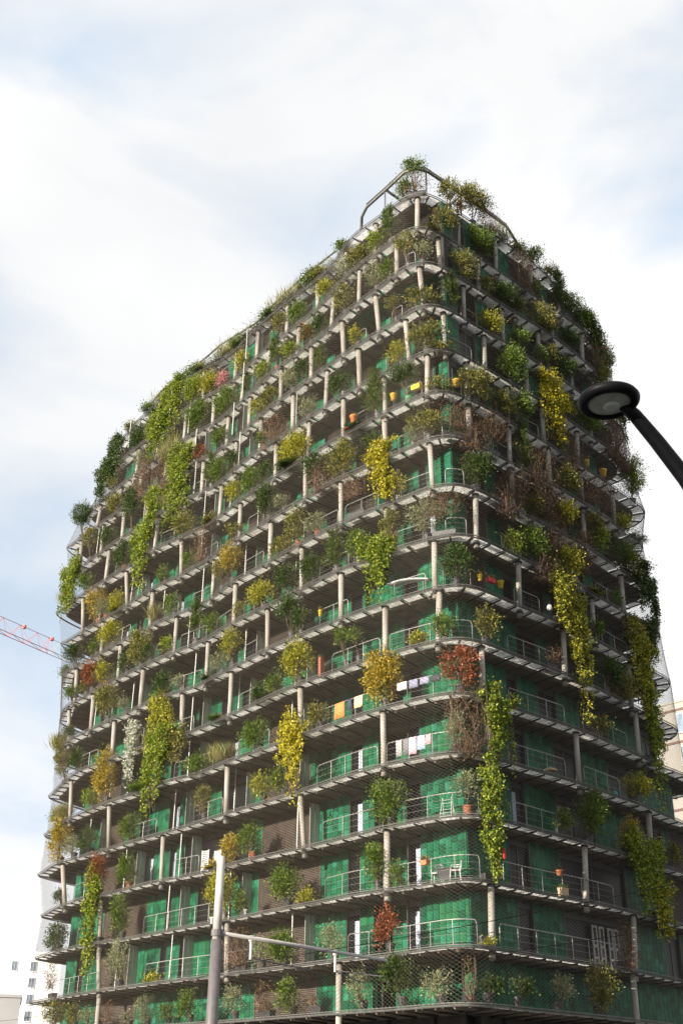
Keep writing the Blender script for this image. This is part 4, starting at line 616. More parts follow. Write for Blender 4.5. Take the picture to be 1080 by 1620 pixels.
    storey_walls.append(tpart(wm.build('storey_wall', M['wall'])))
tile_queue.sort(key=lambda q: -pix_rank(q[1]) * (1.0 if q[7] == 'L' else 0.3))
rest = {}
for r, (i, p, d, nrm, w, h, m, side) in enumerate(tile_queue):
    if r < 298:
        # x of the shared piece runs along the wall, y outwards
        o = link('cladding_panel', tile_shape(w, h, m), storey_walls[i])
        x = d if side == 'R' else -d
        base = Vector(p) if side == 'R' else Vector(p) + d * w
        y = Vector((0, 0, 1)).cross(x)
        s = 1 if y.dot(nrm) > 0 else -1
        if s < 0: x = -x; y = -y; base = base - x * w if False else Vector(p) + (d * w if x.dot(d) < 0 else Vector())
        o.matrix_local = Matrix(((x.x, y.x, 0, base.x), (x.y, y.y, 0, base.y), (0, 0, 1, base.z), (0, 0, 0, 1)))
    else:
        mb = rest.setdefault(i, MB())
        P = Vector(p)
        c = [P + d * t + nrm * y + Vector((0, 0, z)) for z in (0, h) for y in (0, 0.03) for t in (0, w)]
        mb.add(c, [(4, 5, 7, 6), (2, 6, 7, 3), (0, 4, 6, 2), (1, 3, 7, 5), (0, 2, 3, 1)], m)
for i, mb in rest.items():
    tag(mb.build('cladding', TILE, storey_walls[i]), kind='stuff')

# translucent partition screens between flats, with a slim post to the slab above
for (i, t) in SCREENS:
    d, nrm = DIRS['L']
    z0, z1 = LEVEL_Z[i] + FLOOR, LEVEL_Z[i + 1] - 0.14
    p = corner_at(i) + d * t
    dep = 0.62
    mb = MB()
    rot = Matrix(((d.x, nrm.x, 0, p.x), (d.y, nrm.y, 0, p.y), (0, 0, 1, 0), (0, 0, 0, 1)))
    mb.box(-0.012, 0.012, 0.05, dep, z0 + 0.04, z1 - 0.02, M=rot)
    so = tpart(mb.build('partition_screen', M['screen']))
    fr = MB()
    fr.box(-0.03, 0.03, dep, dep + 0.05, z0, z1, M=rot); fr.box(-0.03, 0.03, dep * 0.52, dep * 0.52 + 0.04, z0, z1, M=rot)
    fr.build('frame', M['rail'], so)
    po = MB(); q = p + nrm * (dep + 0.7) + d * 0.2
    po.cyl((q.x, q.y, z0), (q.x, q.y, z1), 0.035, n=8); po.build('post', M['rail'], so)

# white french doors standing open on the shaded side
d, nrm = DIRS['R']
for t in FRENCH_DOORS:
    p = CO0 + d * t + nrm * 0.06
    rot = Matrix(((d.x, nrm.x, 0, p.x), (d.y, nrm.y, 0, p.y), (0, 0, 1, LEVEL_Z[1] + FLOOR), (0, 0, 0, 1)))
    g = MB()
    for x in (0, 0.36): g.box(x, x + .09, 0, .05, .02, 2.1, M=rot)
    for z_ in (.02, .55, 1.1, 2.0): g.box(.09, .36, .003, .047, z_, z_ + .1, M=rot)
    do = tpart(g.build('french_door', M['white']))
    g = MB(); g.box(.09, .36, .02, .028, .12, 2.0, M=rot); g.build('pane', M['glass'], do)
    do.data.materials[0] = M['pole_white']

# ground storey: dark shopfront set back under the lowest balcony
gs = MB()
gl_ = MB()
CO = CO0
for side, T in (('L', 36.6), ('R', 17.6)):
    d, nrm = DIRS[side]
    t = 0.0
    while t < T:
        e = min(T, t + 3.0)
        a, b = CO + d * t - nrm * 0.6, CO + d * e - nrm * 0.6
        gl_.add([(a.x, a.y, 0.3), (b.x, b.y, 0.3), (b.x, b.y, 4.3), (a.x, a.y, 4.3)], [(0, 1, 2, 3)])
        c = a + nrm * 0.05
        gs.cyl((c.x, c.y, 0.13), (c.x, c.y, LEVEL_Z[0] - 0.14), 0.14, n=8)
        for za, zb in ((0.13, 0.3), (4.3, LEVEL_Z[0] - 0.14)):
            gs.add([(a.x, a.y, za), (b.x, b.y, za), (b.x, b.y, zb), (a.x, a.y, zb)], [(0, 1, 2, 3)])
        t = e
go = tpart(gs.build('ground_storey', M['dark_steel']))
gl_.build('shopfront_glazing', M['glass'], go)

# stainless net from edge to edge over the balconies
def net():
    cw, step = 0.27, 0.36
    kz = 0.27 / 0.16
    zs = np.arange(LEVEL_Z[0], LEVEL_Z[16] + 0.01, step)
    smin, smax = -41.5, 25.5
    Vs, Fs, base = [], [], 0
    table = {}
    # edge positions on a regular grid: level x s
    sg = np.arange(smin - 0.5, smax + 0.51, 0.1)
    G = np.stack([EDGE[i].at(sg, -0.07) for i in range(17)])          # 17, n, 2
    LZ = np.array(LEVEL_Z)
    def P(s, z):
        li = np.clip(np.searchsorted(LZ, z, side='right') - 1, 0, 15)
        f = (z - LZ[li]) / (LZ[li + 1] - LZ[li])
        u = (s - sg[0]) / 0.1; j = np.clip(u.astype(int), 0, len(sg) - 2); w = u - j
        a = G[li, j] * (1 - w)[:, None] + G[li, j + 1] * w[:, None]
        b = G[li + 1, j] * (1 - w)[:, None] + G[li + 1, j + 1] * w[:, None]
        xy = a * (1 - f)[:, None] + b * f[:, None]
        return np.c_[xy, z]
    tot = zs[-1] - zs[0]
    for sgn in (1, -1):
        starts = np.arange(smin - tot * kz, smax, cw) if sgn > 0 else np.arange(smin, smax + tot * kz, cw)
        for s0 in starts:
            s = s0 + sgn * kz * (zs - zs[0])
            ok = (s > smin) & (s < smax)
            if ok.sum() < 2: continue
            p = P(s[ok], zs[ok]); n = len(p)
            t = np.gradient(p, axis=0); t /= np.linalg.norm(t, axis=1)[:, None]
            a = np.cross(t, [0, 0, 1.0]); a /= np.linalg.norm(a, axis=1)[:, None]; b = np.cross(t, a)
            r = 0.0060
            ring = np.stack([p + a * r, p - a * r * 0.5 + b * r * 0.87, p - a * r * 0.5 - b * r * 0.87], 1).reshape(-1, 3)
            Vs.append(ring)
            k = np.arange(n - 1)[:, None] * 3 + base
            for q in range(3):
                w_ = (q + 1) % 3
                Fs.append(np.concatenate([k + q, k + w_, k + 3 + w_, k + 3 + q], 1))
            base += 3 * n
    o = np_mesh('safety_net', np.concatenate(Vs), np.concatenate(Fs), M['net'])
    tag(tpart(o), kind='stuff')
net()

# green painted soffit under the fifteenth slab, by the nose
gsf = MB(); SP = [(0.76, 53.87), (0.97, 54.55), (1.44, 55.04), (1.91, 55.1), (3.67, 53.28), (5.42, 51.42), (6.02, 50.68), (5.3, 49.91), (4.06, 50.42), (2.12, 52.35)]
zs_ = LEVEL_Z[14] - 0.143; k = len(SP)
gsf.add([(x, y, zs_ - 0.05) for x, y in SP] + [(x, y, zs_) for x, y in SP], [tuple(range(k)), tuple(range(2 * k - 1, k - 1, -1))] + [(q, (q + 1) % k, k + (q + 1) % k, k + q) for q in range(k)])
gsf.build('soffit_panel', TILE[1], slabs[14])

# tubes of the roof pergola
pg = MB()
P1 = [(1.08, 54.94, 49.3), (1.08, 54.94, 51.0), (1.11, 54.01, 51.75), (1.41, 53.27, 51.9), (2.56, 51.76, 51.9), (3.65, 50.25, 51.9), (4.29, 49.98, 51.9), (5.0, 50.13, 51.9),
      (6.04, 51.01, 51.9), (7.31, 52.08, 51.9), (9.53, 54.01, 51.9), (10.56, 54.99, 51.9), (11.32, 56.05, 51.5), (12.31, 57.08, 50.9), (13.1, 58.0, 49.4)]
pg.tube(P1, 0.10, 8)
pg.tube([(x - 0.02, y + 0.05, z + 0.28) for x, y, z in P1[3:12]], 0.045, 6)
for a, b in (((2.56, 51.76, 51.9), (3.9, 53.0, 51.9)), ((11.1, 55.8, 51.5), (10.2, 56.6, 51.5)), ((7.31, 52.08, 51.9), (6.5, 53.2, 51.9))): pg.cyl(a, b, 0.09, n=6)
for k in (4, 7, 9, 11): pg.cyl((P1[k][0] - 0.05, P1[k][1] + 0.5, 49.3), (P1[k][0] - 0.05, P1[k][1] + 0.1, P1[k][2]), 0.05, n=6)
tpart(pg.build('pergola_rail', M['steel'], smooth=True))
pg = MB()
P2 = [(-15.27, 73.96, 50.4), (-13.99, 71.9, 50.4), (-11.98, 69.49, 50.4), (-10.47, 67.93, 50.4), (-8.87, 65.87, 50.4), (-7.39, 64.49, 50.4), (-6.08, 63.23, 50.4), (-4.64, 60.95, 50.4), (-2.69, 58.27, 50.4), (-0.58, 55.74, 50.4)]
pg.tube([(-16.0, 75.2, 49.4)] + P2 + [(0.0, 55.2, 49.4)], 0.075, 8)
for p in P2[::2]: pg.cyl((p[0], p[1], 49.35), p, 0.04, n=6)
tpart(pg.build('pergola_rail', M['steel'], smooth=True))

# ------------------------------------------------------------------ plants
def leaves(C, A, Ln, Wd, fold=0.35):
    """leaf blades: base C, axis A, length Ln, width Wd"""
    n = len(C)
    A = A / np.maximum(np.linalg.norm(A, axis=1), 1e-6)[:, None]
    B = np.cross(A, RNG.normal(size=(n, 3))); B /= np.maximum(np.linalg.norm(B, axis=1), 1e-6)[:, None]
    U = np.cross(A, B)
    Ln = Ln[:, None]; Wd = Wd[:, None]
    mid = C + A * Ln * 0.5 + U * Wd * fold * 0.5
    V = np.stack([C, mid + B * Wd * 0.5, C + A * Ln, mid - B * Wd * 0.5], 1).reshape(-1, 3)
    return V, np.arange(4 * n).reshape(n, 4)

def unit(n):
    v = RNG.normal(size=(n, 3)); return v / np.linalg.norm(v, axis=1)[:, None]

KIND = {  # name, label noun, category
    'G': ('potted_shrub', 'leafy green shrub', 'shrub'), 'D': ('potted_shrub', 'dense dark green shrub', 'shrub'),
    'C': ('small_pine', 'bushy dark green pine', 'tree'), 'Y': ('potted_shrub', 'yellow-green leafy shrub', 'shrub'),
    'O': ('potted_shrub', 'grey-green olive shrub', 'shrub'), 'T': ('grass_clump', 'straw-coloured grass clump', 'grass'),
    'B': ('dry_climber', 'brown withered climber', 'climber'), 'R': ('russet_shrub', 'russet-leaved shrub', 'shrub'),
    'A': ('autumn_shrub', 'golden autumn shrub', 'shrub'), 'L': ('potted_shrub', 'bright lime-green shrub', 'shrub'),
    'M': ('straggly_shrub', 'straggly olive-green shrub', 'shrub'), 'W': ('flowering_climber', 'white-flowering climber', 'climber'),
    'P': ('flowering_shrub', 'pink-flowering shrub', 'shrub'), 'F': ('flowering_shrub', 'orange-flowering shrub', 'shrub'),
    'VL': ('trailing_vine', 'lime-green trailing vine', 'vine'), 'VD': ('trailing_vine', 'dark green trailing vine', 'vine'),
    'VM': ('trailing_vine', 'olive-yellow trailing vine', 'vine'), 'VY': ('trailing_vine', 'bright yellow trailing vine', 'vine')}

def foliage(kind, w, h):
    """leaf mesh of a plant centred on the origin, w wide and h high (x along the wall, y outwards)"""
    dep = min(w * 0.8, 1.5)
    if kind == 'T':
        n = int(160 + 420 * w * h)
        x = RNG.uniform(-w / 2, w / 2, n); y = RNG.normal(0, dep * 0.22, n)
        C = np.c_[x, y, np.full(n, -h / 2) + RNG.uniform(0, h * 0.35, n)]
        A = np.c_[RNG.normal(0, .45, n), RNG.normal(0, .45, n), np.ones(n)]
        return leaves(C, A, h * RNG.uniform(0.25, 0.8, n), RNG.uniform(0.014, 0.032, n))
    if kind == 'C':
        m = int(26 + 26 * w * h)
        zz = RNG.random(m) ** 1.3
        ang = RNG.uniform(0, 2 * math.pi, m)
        base = np.c_[np.zeros(m), np.zeros(m), -h * 0.42 + zz * h * 0.75] + RNG.normal(0, 0.05, (m, 3))
        tilt = RNG.uniform(0.3, 1.2, m)
        D = np.c_[np.cos(ang) * np.sin(tilt), np.sin(ang) * np.sin(tilt) * dep / w, np.cos(tilt)]
        Ls = (1 - zz * 0.6) * w * 0.62 * RNG.uniform(0.6, 1.0, m)
        k = 26
        t = np.tile(np.linspace(0.15, 1, k), m)
        Cc = np.repeat(base, k, 0) + np.repeat(D * Ls[:, None], k, 0) * t[:, None]
        A = np.repeat(D, k, 0) * 0.7 + unit(m * k) * 0.75
        n = m * k
        return leaves(Cc, A, RNG.uniform(0.10, 0.19, n), RNG.uniform(0.022, 0.04, n))
    if kind[0] == 'V' or kind == 'W':
        ns = int(2 + 2.2 * w)                          # strands of unequal length, thick in places and thin in others
        X, Y_, Z_, R_ = [], [], [], []
        for a in range(ns):
            x0 = RNG.uniform(-.42, .42) * w; top = h / 2 - RNG.random() * .22 * h * (a > 0)
            ln = h * (1.0 if a == 0 else RNG.uniform(.35, .95)); ln = min(ln, top + h / 2)
            c_ = int(6 + 5.5 * ln); t = np.sort(RNG.random(c_))
            ph = RNG.uniform(0, 6.28)
            X.append(x0 * (1 - .35 * t) + .13 * w * np.sin(t * 5 + ph) + RNG.normal(0, .10, c_) * w)
            Z_.append(top - t * ln); Y_.append(RNG.normal(.06, .13, c_))
            R_.append((1.15 - .75 * t) * RNG.uniform(.45, 1.35, c_))
        xc, yc, zc, rc = map(np.concatenate, (X, Y_, Z_, R_)); m = len(xc)
        n = int(w * h * 560); big = 0.95
        id_ = RNG.choice(m, n, p=rc ** 2 / (rc ** 2).sum())
        C = np.c_[xc, yc, zc][id_] + RNG.normal(0, 1, (n, 3)) * np.array([0.12, 0.10, 0.13]) * (0.55 + 0.4 * min(w, 1.5)) * rc[id_][:, None]
        k = int(5 + 4 * w); q = 26                     # loose hanging strands
        sx = RNG.uniform(-.5, .5, k) * w; sz = RNG.uniform(-.2, .3, k) * h; sl = RNG.uniform(.25, .5, k) * h
        t = np.tile(np.linspace(0, 1, q), k)
        S = np.c_[np.repeat(sx, q) + 0.06 * np.sin(t * 9 + np.repeat(sx, q) * 7), RNG.normal(.08, .04, k * q), np.repeat(sz, q) - t * np.repeat(sl, q)]
        C = np.concatenate([C, S + RNG.normal(0, .03, S.shape)]); n = len(C)
        A = np.c_[RNG.normal(0, .6, n), RNG.normal(0.35, .5, n), RNG.normal(-0.5, .6, n)]
        return leaves(C, A, big * RNG.uniform(0.08, 0.16, n), big * RNG.uniform(0.06, 0.12, n))
    if kind == 'B':
        n = int(w * h * 260)
        C = np.c_[RNG.normal(0, w * 0.26, n), RNG.normal(0, dep * 0.2, n), RNG.uniform(-h / 2, h / 2, n)]
        return leaves(C, unit(n) + np.array([0, 0, -0.4]), RNG.uniform(0.05, 0.12, n), RNG.uniform(0.03, 0.07, n))
    loose = kind in 'MOFR'
    m = int(7 + (9 if loose else 11) * w * h)
    u = unit(m) * (RNG.uniform(0.25, 1.0, m) ** 0.6)[:, None]
    u[:, 2] = u[:, 2] * 0.95 + 0.04
    cc = u * np.array([w / 2, dep / 2, h / 2]) * 0.86
    rad = (0.13 if loose else 0.16) * min(1.0, math.sqrt(w * h)) + 0.03
    n = int((620 if loose else 820) * w * h) + 80
    id_ = RNG.integers(0, m, n)
    off = RNG.normal(0, 1, (n, 3)) * rad * RNG.uniform(0.6, 1.2, m)[id_][:, None]
    C = cc[id_] + off
    k = int(6 + 7 * w); q = 16                         # shoots that break the outline
    dv = unit(k) + np.array([0, 0.2, 0.55]); dv /= np.linalg.norm(dv, axis=1)[:, None]
    t = np.tile(np.linspace(0.25, 1.0, q), k)
    S = np.repeat(dv, q, 0) * t[:, None] * np.array([w, dep, h]) * 0.5 * np.repeat(RNG.uniform(.85, 1.3, k), q)[:, None]
    C = np.concatenate([C, S + RNG.normal(0, .025, S.shape)])
    off = np.concatenate([off, np.repeat(dv, q, 0) * .2]); id_ = np.concatenate([id_, RNG.integers(0, m, k * q)]); n = len(C)
    A = off * 3 + u[id_] * 0.6 + unit(n) * 0.6 + np.array([0, 0, 0.35])
    s = 0.75 if kind in 'O' else 1.0
    return leaves(C, A, s * RNG.uniform(0.07, 0.15, n), s * RNG.uniform(0.04, 0.08, n))

NUM = 'zero one two three four five six seven eight nine ten eleven twelve thirteen fourteen fifteen sixteen seventeen eighteen nineteen twenty'.split()
TENS = {20: 'twenty', 30: 'thirty', 40: 'forty'}
ORD = 'first second third fourth fifth sixth seventh eighth ninth tenth eleventh twelfth'.split()
def number(n):
    if n <= 20: return NUM[n]
    return TENS[n // 10 * 10] + ('-' + NUM[n % 10] if n % 10 else '')
def level_words(i):
    if i == 16: return 'on roof terrace'
    if i == 0: return 'on lowest balcony'
    return (ORD[i] + ' balcony above street') if i < 8 else (ORD[15 - i] + ' balcony below roof')
used = {}
def place_words(i, s):
    m = int(round(abs(s)))
    if m == 0: return level_words(i) + ', right at rounded corner'.replace('right at', 'exactly at')
    return '%s, %s %s from rounded corner, %s side' % (level_words(i), number(m), 'metre' if m == 1 else 'metres', 'sunlit' if s < 0 else 'shaded')

SIZES = ['', 'another ', 'slender ', 'broad ', 'small ', 'tall ']
plant_specs = list(PLANTS)
# the smaller growth between the named plants
for i in range(3, 16):
    E = EDGE[i]
    for s in np.arange(E.s_front[0] + 2, E.s_front[1] - 1, 2.6):
        dens = 0.75 if (s > 3 and i > 6) else (0.5 if i > 6 else 0.22)
        if random.random() > dens: continue
        s = float(s) + random.uniform(-0.9, 0.9)
        if any(p[0] == i and abs(p[1] - s) < 0.9 for p in plant_specs): continue
        if any(t[1] == i and abs(t[2] - s) < 1.3 for t in ITEMS): continue
        k = random.choice('BMMGGDYL' if s > 3 else 'MGGDOYLT')
        h = random.uniform(0.6, 1.4)
        plant_specs.append((i, round(s, 2), FLOOR + 0.3 + h / 2, random.uniform(0.6, 1.2), h, k))

def plant(i, s, dz, w, h, kind):
    E, z = EDGE[i], LEVEL_Z[i]
    trailing = kind[0] == 'V' or kind == 'W'
    inset = -0.12 if trailing else (0.02 if kind == 'B' else 0.14)
    p = E.at(s, max(inset, 0.02)); nv = E.normal(s)
    rz = math.atan2(nv[1], nv[0]) - math.pi / 2
    name, noun, cat = KIND[kind]
    root = empty(name, (p[0], p[1], z + FLOOR), rz)
    lab = noun + ', ' + place_words(i, s)
    base = lab; q = 1
    while lab in used:
        lab = ['smaller ', 'spindly ', 'sparse ', 'broader ', 'thin ', 'low '][q - 1] + base; q += 1
    used[lab] = 1
    tag(root, lab, cat, 'plants growing on the tower balconies')
    c = np.array([0.0, (0.14 if trailing else 0.0), dz - FLOOR])
    V, Fq = foliage(kind, w * 1.22, h * 1.18)
    V = V + c
    if not trailing and kind != 'B':
        V[:, 2] = np.where(V[:, 2] < 0.03, 0.03 + RNG.random(len(V)) * 0.05, V[:, 2])
    lk = {'VL': 'L', 'VD': 'D', 'VM': 'A' if RNG.random() < 0.35 else 'M', 'VY': 'X', 'W': 'W'}.get(kind, kind)
    if kind == 'VM': lk = RNG.choice(['L', 'M', 'Y'])
    np_mesh('foliage', V, Fq, LEAF[str(lk)], root)
    # stems
    st = MB()
    sm = M['twig'] if kind == 'B' else M['bark']
    bz = 0.25
    if kind == 'B':
        for k in range(int(12 + 12 * w * h)):
            q = Vector((random.gauss(0, w * .2), random.gauss(0, .1), c[2] - h / 2)); pts = [q.copy()]
            dv = Vector((random.gauss(0, .5), random.gauss(0, .3), 1))
            for _ in range(7):
                dv = (dv + Vector((random.gauss(0, .5), random.gauss(0, .35), random.gauss(0.05, .35)))).normalized()
                q = q + dv * h / 6; q.x = max(-w * .6, min(w * .6, q.x)); q.y = max(-.5, min(.5, q.y)); pts.append(q.copy())
            st.tube(pts, [0.011 * (1 - 0.1 * t) for t in range(8)], 3)
    elif trailing:
        for k in range(int(3 + 2 * w)):
            x0 = random.uniform(-w, w) * .3; pts = []
            for t in range(9):
                pts.append((x0 + random.gauss(0, .08), 0.1 + random.gauss(0, .05), c[2] - h / 2 + h * t / 8))
            st.tube(pts, 0.012, 4)
    elif kind != 'T':
        for k in range(5 if kind != 'C' else 1):
            tx, ty = (random.uniform(-.32, .32) * w, random.uniform(-.2, .2) * w) if kind != 'C' else (0, 0)
            zt = max(bz + 0.1, c[2] + h * (random.uniform(-.1, .32) if kind != 'C' else .3))
            st.tube([(0.02 * k, -0.26, bz - 0.02), (tx * .45, ty * .45, bz + (zt - bz) * .55), (tx, ty, zt)], [0.028 if kind != 'C' else 0.05, 0.02, 0.008], 5)
    if st.v: st.build('stem', sm, root)
    # container
    pt = MB()
    if trailing or kind == 'B' or kind == 'T':
        L_ = min(max(w, 0.5), 1.2) / 2
        pt.add([(-L_, -0.42, 0), (L_, -0.42, 0), (L_, -0.12, 0), (-L_, -0.12, 0), (-L_ - .02, -0.45, 0.28), (L_ + .02, -0.45, 0.28), (L_ + .02, -0.09, 0.28), (-L_ - .02, -0.09, 0.28)],
               [(3, 2, 1, 0), (0, 1, 5, 4), (1, 2, 6, 5), (2, 3, 7, 6), (3, 0, 4, 7), (4, 5, 6, 7)])
        pt.build('planter', M['pot'], root)
    else:
        r = min(0.26, 0.13 + w * 0.09)
        pt.lathe([(r * 0.72, 0), (r * 0.98, 0.34), (r * 1.06, 0.35), (r * 1.06, 0.41), (r * 0.94, 0.41), (r * 0.92, 0.37)], 12)
        pt.v = [(x, y - 0.26, z_) for x, y, z_ in pt.v]
        po = pt.build('pot', M['terracotta'] if RNG.random() < 0.05 and i > 1 else M['pot'], root)
    return root
for sp in plant_specs:
    plant(*sp)

# ------------------------------------------------------------------ things kept on the balconies
CLOTH = {'orange': (0.70, 0.22, 0.06), 'navy': (0.03, 0.04, 0.10), 'cream': (0.62, 0.55, 0.30), 'white': (0.75, 0.75, 0.76), 'slate': (0.20, 0.21, 0.30), 'lavender': (0.24, 0.23, 0.33),
         'black': (0.03, 0.03, 0.04), 'grey': (0.30, 0.30, 0.31), 'charcoal': (0.15, 0.15, 0.16), 'pink': (0.72, 0.42, 0.50), 'blue': (0.35, 0.47, 0.66), 'rose': (0.60, 0.30, 0.32),
         'yellow': (0.72, 0.55, 0.03), 'gold': (0.66, 0.38, 0.05), 'red': (0.55, 0.03, 0.03), 'terracotta': (0.50, 0.17, 0.08), 'green': (0.10, 0.42, 0.20), 'teal': (0.02, 0.26, 0.20),
         'tan': (0.42, 0.30, 0.18), 'rust': (0.28, 0.09, 0.05)}
cm = {}
def cmat(c):
    if c not in cm: cm[c] = mat('colour_' + c, CLOTH[c], 0.75, var=0.12, scale=9)
    return cm[c]
def chair(root):
    W_ = M['white']
    for sx in (-.2, .2):
        for sy in (-.2, .2):
            g = MB(); g.cyl((sx * 1.15, sy * 1.15, 0), (sx, sy, .44), .022, n=6); g.build('leg', W_, root)
    g = MB(); g.box(-.23, .23, -.22, .22, .42, .455); g.build('seat', W_, root)
    g = MB()
    for x in (-.2, .2): g.tube([(x, -.2, .45), (x, -.25, .7), (x * .8, -.29, .86)], .02, 6)
    g.tube([(-.16, -.29, .86), (0, -.30, .89), (.16, -.29, .86)], .022, 6)
    for x in (-.1, 0, .1): g.box(x - .022, x + .022, -.275, -.255, .46, .86)
    g.build('backrest', W_, root)
    g = MB()
    for x in (-.24, .24): g.tube([(x, .2, .44), (x, .17, .64), (x, -.23, .66)], .02, 6)
    g.build('armrest', W_, root)
for (k, i, s, dz, w, h, c) in ITEMS:
    E, z = EDGE[i], LEVEL_Z[i]
    nv = E.normal(s); rz = math.atan2(nv[1], nv[0]) - math.pi / 2
    where = place_words(i, s)
    if k == 'towel':
        p = E.at(s, 0.24); root_z = z + FLOOR + 1.0
        mb = MB(); n = 8
        vs, fs = [], []
        for a in range(n + 1):
            x = -w / 2 + w * a / n; rip = 0.018 * math.sin(a * 1.9 + s)
            hh = h * random.uniform(.94, 1.0)
            col = [(x, -0.035, -hh * .45), (x, -0.03, 0.0), (x, 0.0, 0.034), (x, 0.035, 0.0), (x + rip, 0.042 + rip, -hh * .5), (x + rip * 1.5, 0.045 + rip * 1.5, -hh)]
            vs += col
        for a in range(n):
            for b in range(5): fs.append((a * 6 + b, a * 6 + 6 + b, a * 6 + 7 + b, a * 6 + 1 + b))
        mb.add(vs, fs)
        o = mb.build('hanging_towel', cmat(c), None, True, (p[0], p[1], root_z), rz)
        sd = o.modifiers.new('thickness', 'SOLIDIFY'); sd.thickness = 0.008
        tag(o, '%s cloth drying over railing, %s' % (c, where), 'laundry', 'laundry drying on railings')
    elif k == 'chair':
        p = E.at(s, 0.75); r = empty('garden_chair', (p[0], p[1], z + FLOOR), rz + (0.5 if c == 'near' else -1.1)); chair(r)
        tag(r, 'white plastic garden chair beside %s, %s' % ('small dark table' if c == 'near' else 'green corner wall', level_words(i)), 'chair', 'garden chairs on balcony')
    elif k == 'table':
        p = E.at(s, 0.8); r = empty('garden_table', (p[0], p[1], z + FLOOR), rz)
        g = MB(); g.box(-.4, .4, -.28, .28, .56, .6); g.build('table_top', M['pot'], r)
        for sx in (-.36, .36):
            for sy in (-.24, .24):
                g = MB(); g.box(sx - .02, sx + .02, sy - .02, sy + .02, 0, .56); g.build('leg', M['pot'], r)
        g = MB(); g.box(-.38, .38, .20, .24, .1, .55); g.build('apron', M['pot'], r)
        tag(r, 'small dark table between two white chairs on balcony', 'table')
    elif k in ('pot', 'box', 'globe', 'ball'):
        on_rail = dz > 0.55
        p = E.at(s, 0.12 if on_rail else 0.3)
        zz = z + dz - h / 2 if on_rail else z + FLOOR + 0.005
        r = empty({'pot': 'flower_pot', 'box': 'flower_box', 'globe': 'hanging_pot', 'ball': 'garden_ball'}[k], (p[0], p[1], zz), rz)
        mm = M['white'] if c == 'white' else cmat(c)
        g = MB()
        if k == 'box': g.add([(-w / 2 * .93, -.11, 0), (w / 2 * .93, -.11, 0), (w / 2 * .93, .11, 0), (-w / 2 * .93, .11, 0), (-w / 2, -.13, h), (w / 2, -.13, h), (w / 2, .13, h), (-w / 2, .13, h)],
                             [(3, 2, 1, 0), (0, 1, 5, 4), (1, 2, 6, 5), (2, 3, 7, 6), (3, 0, 4, 7), (4, 5, 6, 7)])
        elif k in ('globe', 'ball'):
            g.lathe([(w * .1, 0), (w * .38, h * .12), (w * .5, h * .42), (w * .46, h * .7), (w * .3, h * .92), (w * .1, h)], 14)
        else: g.lathe([(w * .36, 0), (w * .48, h * .85), (w * .54, h * .86), (w * .54, h), (w * .46, h), (w * .44, h * .9)], 12)
        g.build('pot_body', mm, r, k != 'box')
        if k in ('pot', 'box'):
            n = int(60 + 200 * w)
            C = np.c_[RNG.normal(0, w * .28, n), RNG.normal(0, .08, n), h + RNG.uniform(-.02, .16, n)]
            V, Fq = leaves(C, unit(n) + np.array([0, 0, .9]), RNG.uniform(.05, .1, n), RNG.uniform(.03, .06, n))
            np_mesh('foliage', V, Fq, LEAF['F' if c in ('red', 'terracotta', 'yellow') else 'G'], r)
        else:
            g = MB(); g.cyl((0, 0, h), (0, 0, h + .25), .008, n=5); g.build('hook', M['dark_steel'], r)
        noun = {'pot': 'flower pot', 'box': 'long flower box', 'globe': 'round hanging pot', 'ball': 'glazed garden ball'}[k]
        lab = '%s %s, %s' % (c, noun, where); q = 0
        while lab in used: lab = ['small ', 'bright ', 'second '][q] + '%s %s, %s' % (c, noun, where); q += 1
        used[lab] = 1
        tag(r, lab, 'pot', 'flower pots on balconies')
    elif k == 'lantern':
        p = E.at(s, 1.2); r = empty('paper_lantern', (p[0], p[1], z + dz - h / 2), rz)
        g = MB(); g.lathe([(w * .2, 0), (w * .46, h * .06), (w * .5, h * .3), (w * .5, h * .75), (w * .46, h * .95), (w * .2, h)], 14); g.build('lantern_body', cmat('red'), r, True)
        g = MB(); g.cyl((0, 0, h), (0, 0, LEVEL_Z[i + 1] - .14 - (z + dz - h / 2)), .006, n=5); g.build('cord', M['wire'], r)
        tag(r, 'red cylindrical lantern hanging under balcony on shaded side', 'lantern')
    elif k == 'ladder':
        p = E.at(s, 0.9); r = empty('clothes_horse', (p[0], p[1], z + FLOOR), rz)
        g = MB()
        for x in (-.28, .28):
            g.tube([(x * 1.1, .2, 0), (x * .8, 0, 1.0)], .013, 5); g.tube([(x * 1.1, -.2, 0), (x * .8, 0, 1.0)], .013, 5)
        g.build('leg_frame', M['white'], r)
        g = MB()
        for q in range(6):
            t = .12 + q * .15; g.cyl((-.3 * (1.1 - .3 * t), .2 * (1 - t), t), (.3 * (1.1 - .3 * t), .2 * (1 - t), t), .008, n=5)
        g.build('rung', M['white'], r)
        tag(r, 'white folding drying stand against green wall near rounded corner', 'drying rack')
    elif k == 'rack':
        p = E.at(s, 0.4); r = empty('slatted_panel', (p[0], p[1], z + FLOOR), rz + .2)
        g = MB()
        for x in (-.24, .24): g.box(x - .03, x + .03, -.02, .02, 0, 1.25)
        g.build('side_rail', M['white'], r)
        for q in range(11):
            g = MB(); g.box(-.21, .21, -.012, .012, .08 + q * .105, .14 + q * .105); g.build('slat', M['white'], r)
        tag(r, 'white slatted panel leaning at railing beside screened flat', 'panel')
    elif k == 'cloth':
        p = E.at(s, 0.24); g = MB(); n = 8; vs, fs = [], []
        for a in range(n + 1):
            x = -.4 + .8 * a / n
            for b in range(6): vs.append((x, .02 * math.sin(a * 1.7 + b * .4) + .02 * b / 5, -.8 * b / 5 + .02 * math.sin(a)))
        for a in range(n):
            for b in range(5): fs.append((a * 6 + b, a * 6 + 6 + b, a * 6 + 7 + b, a * 6 + 1 + b))
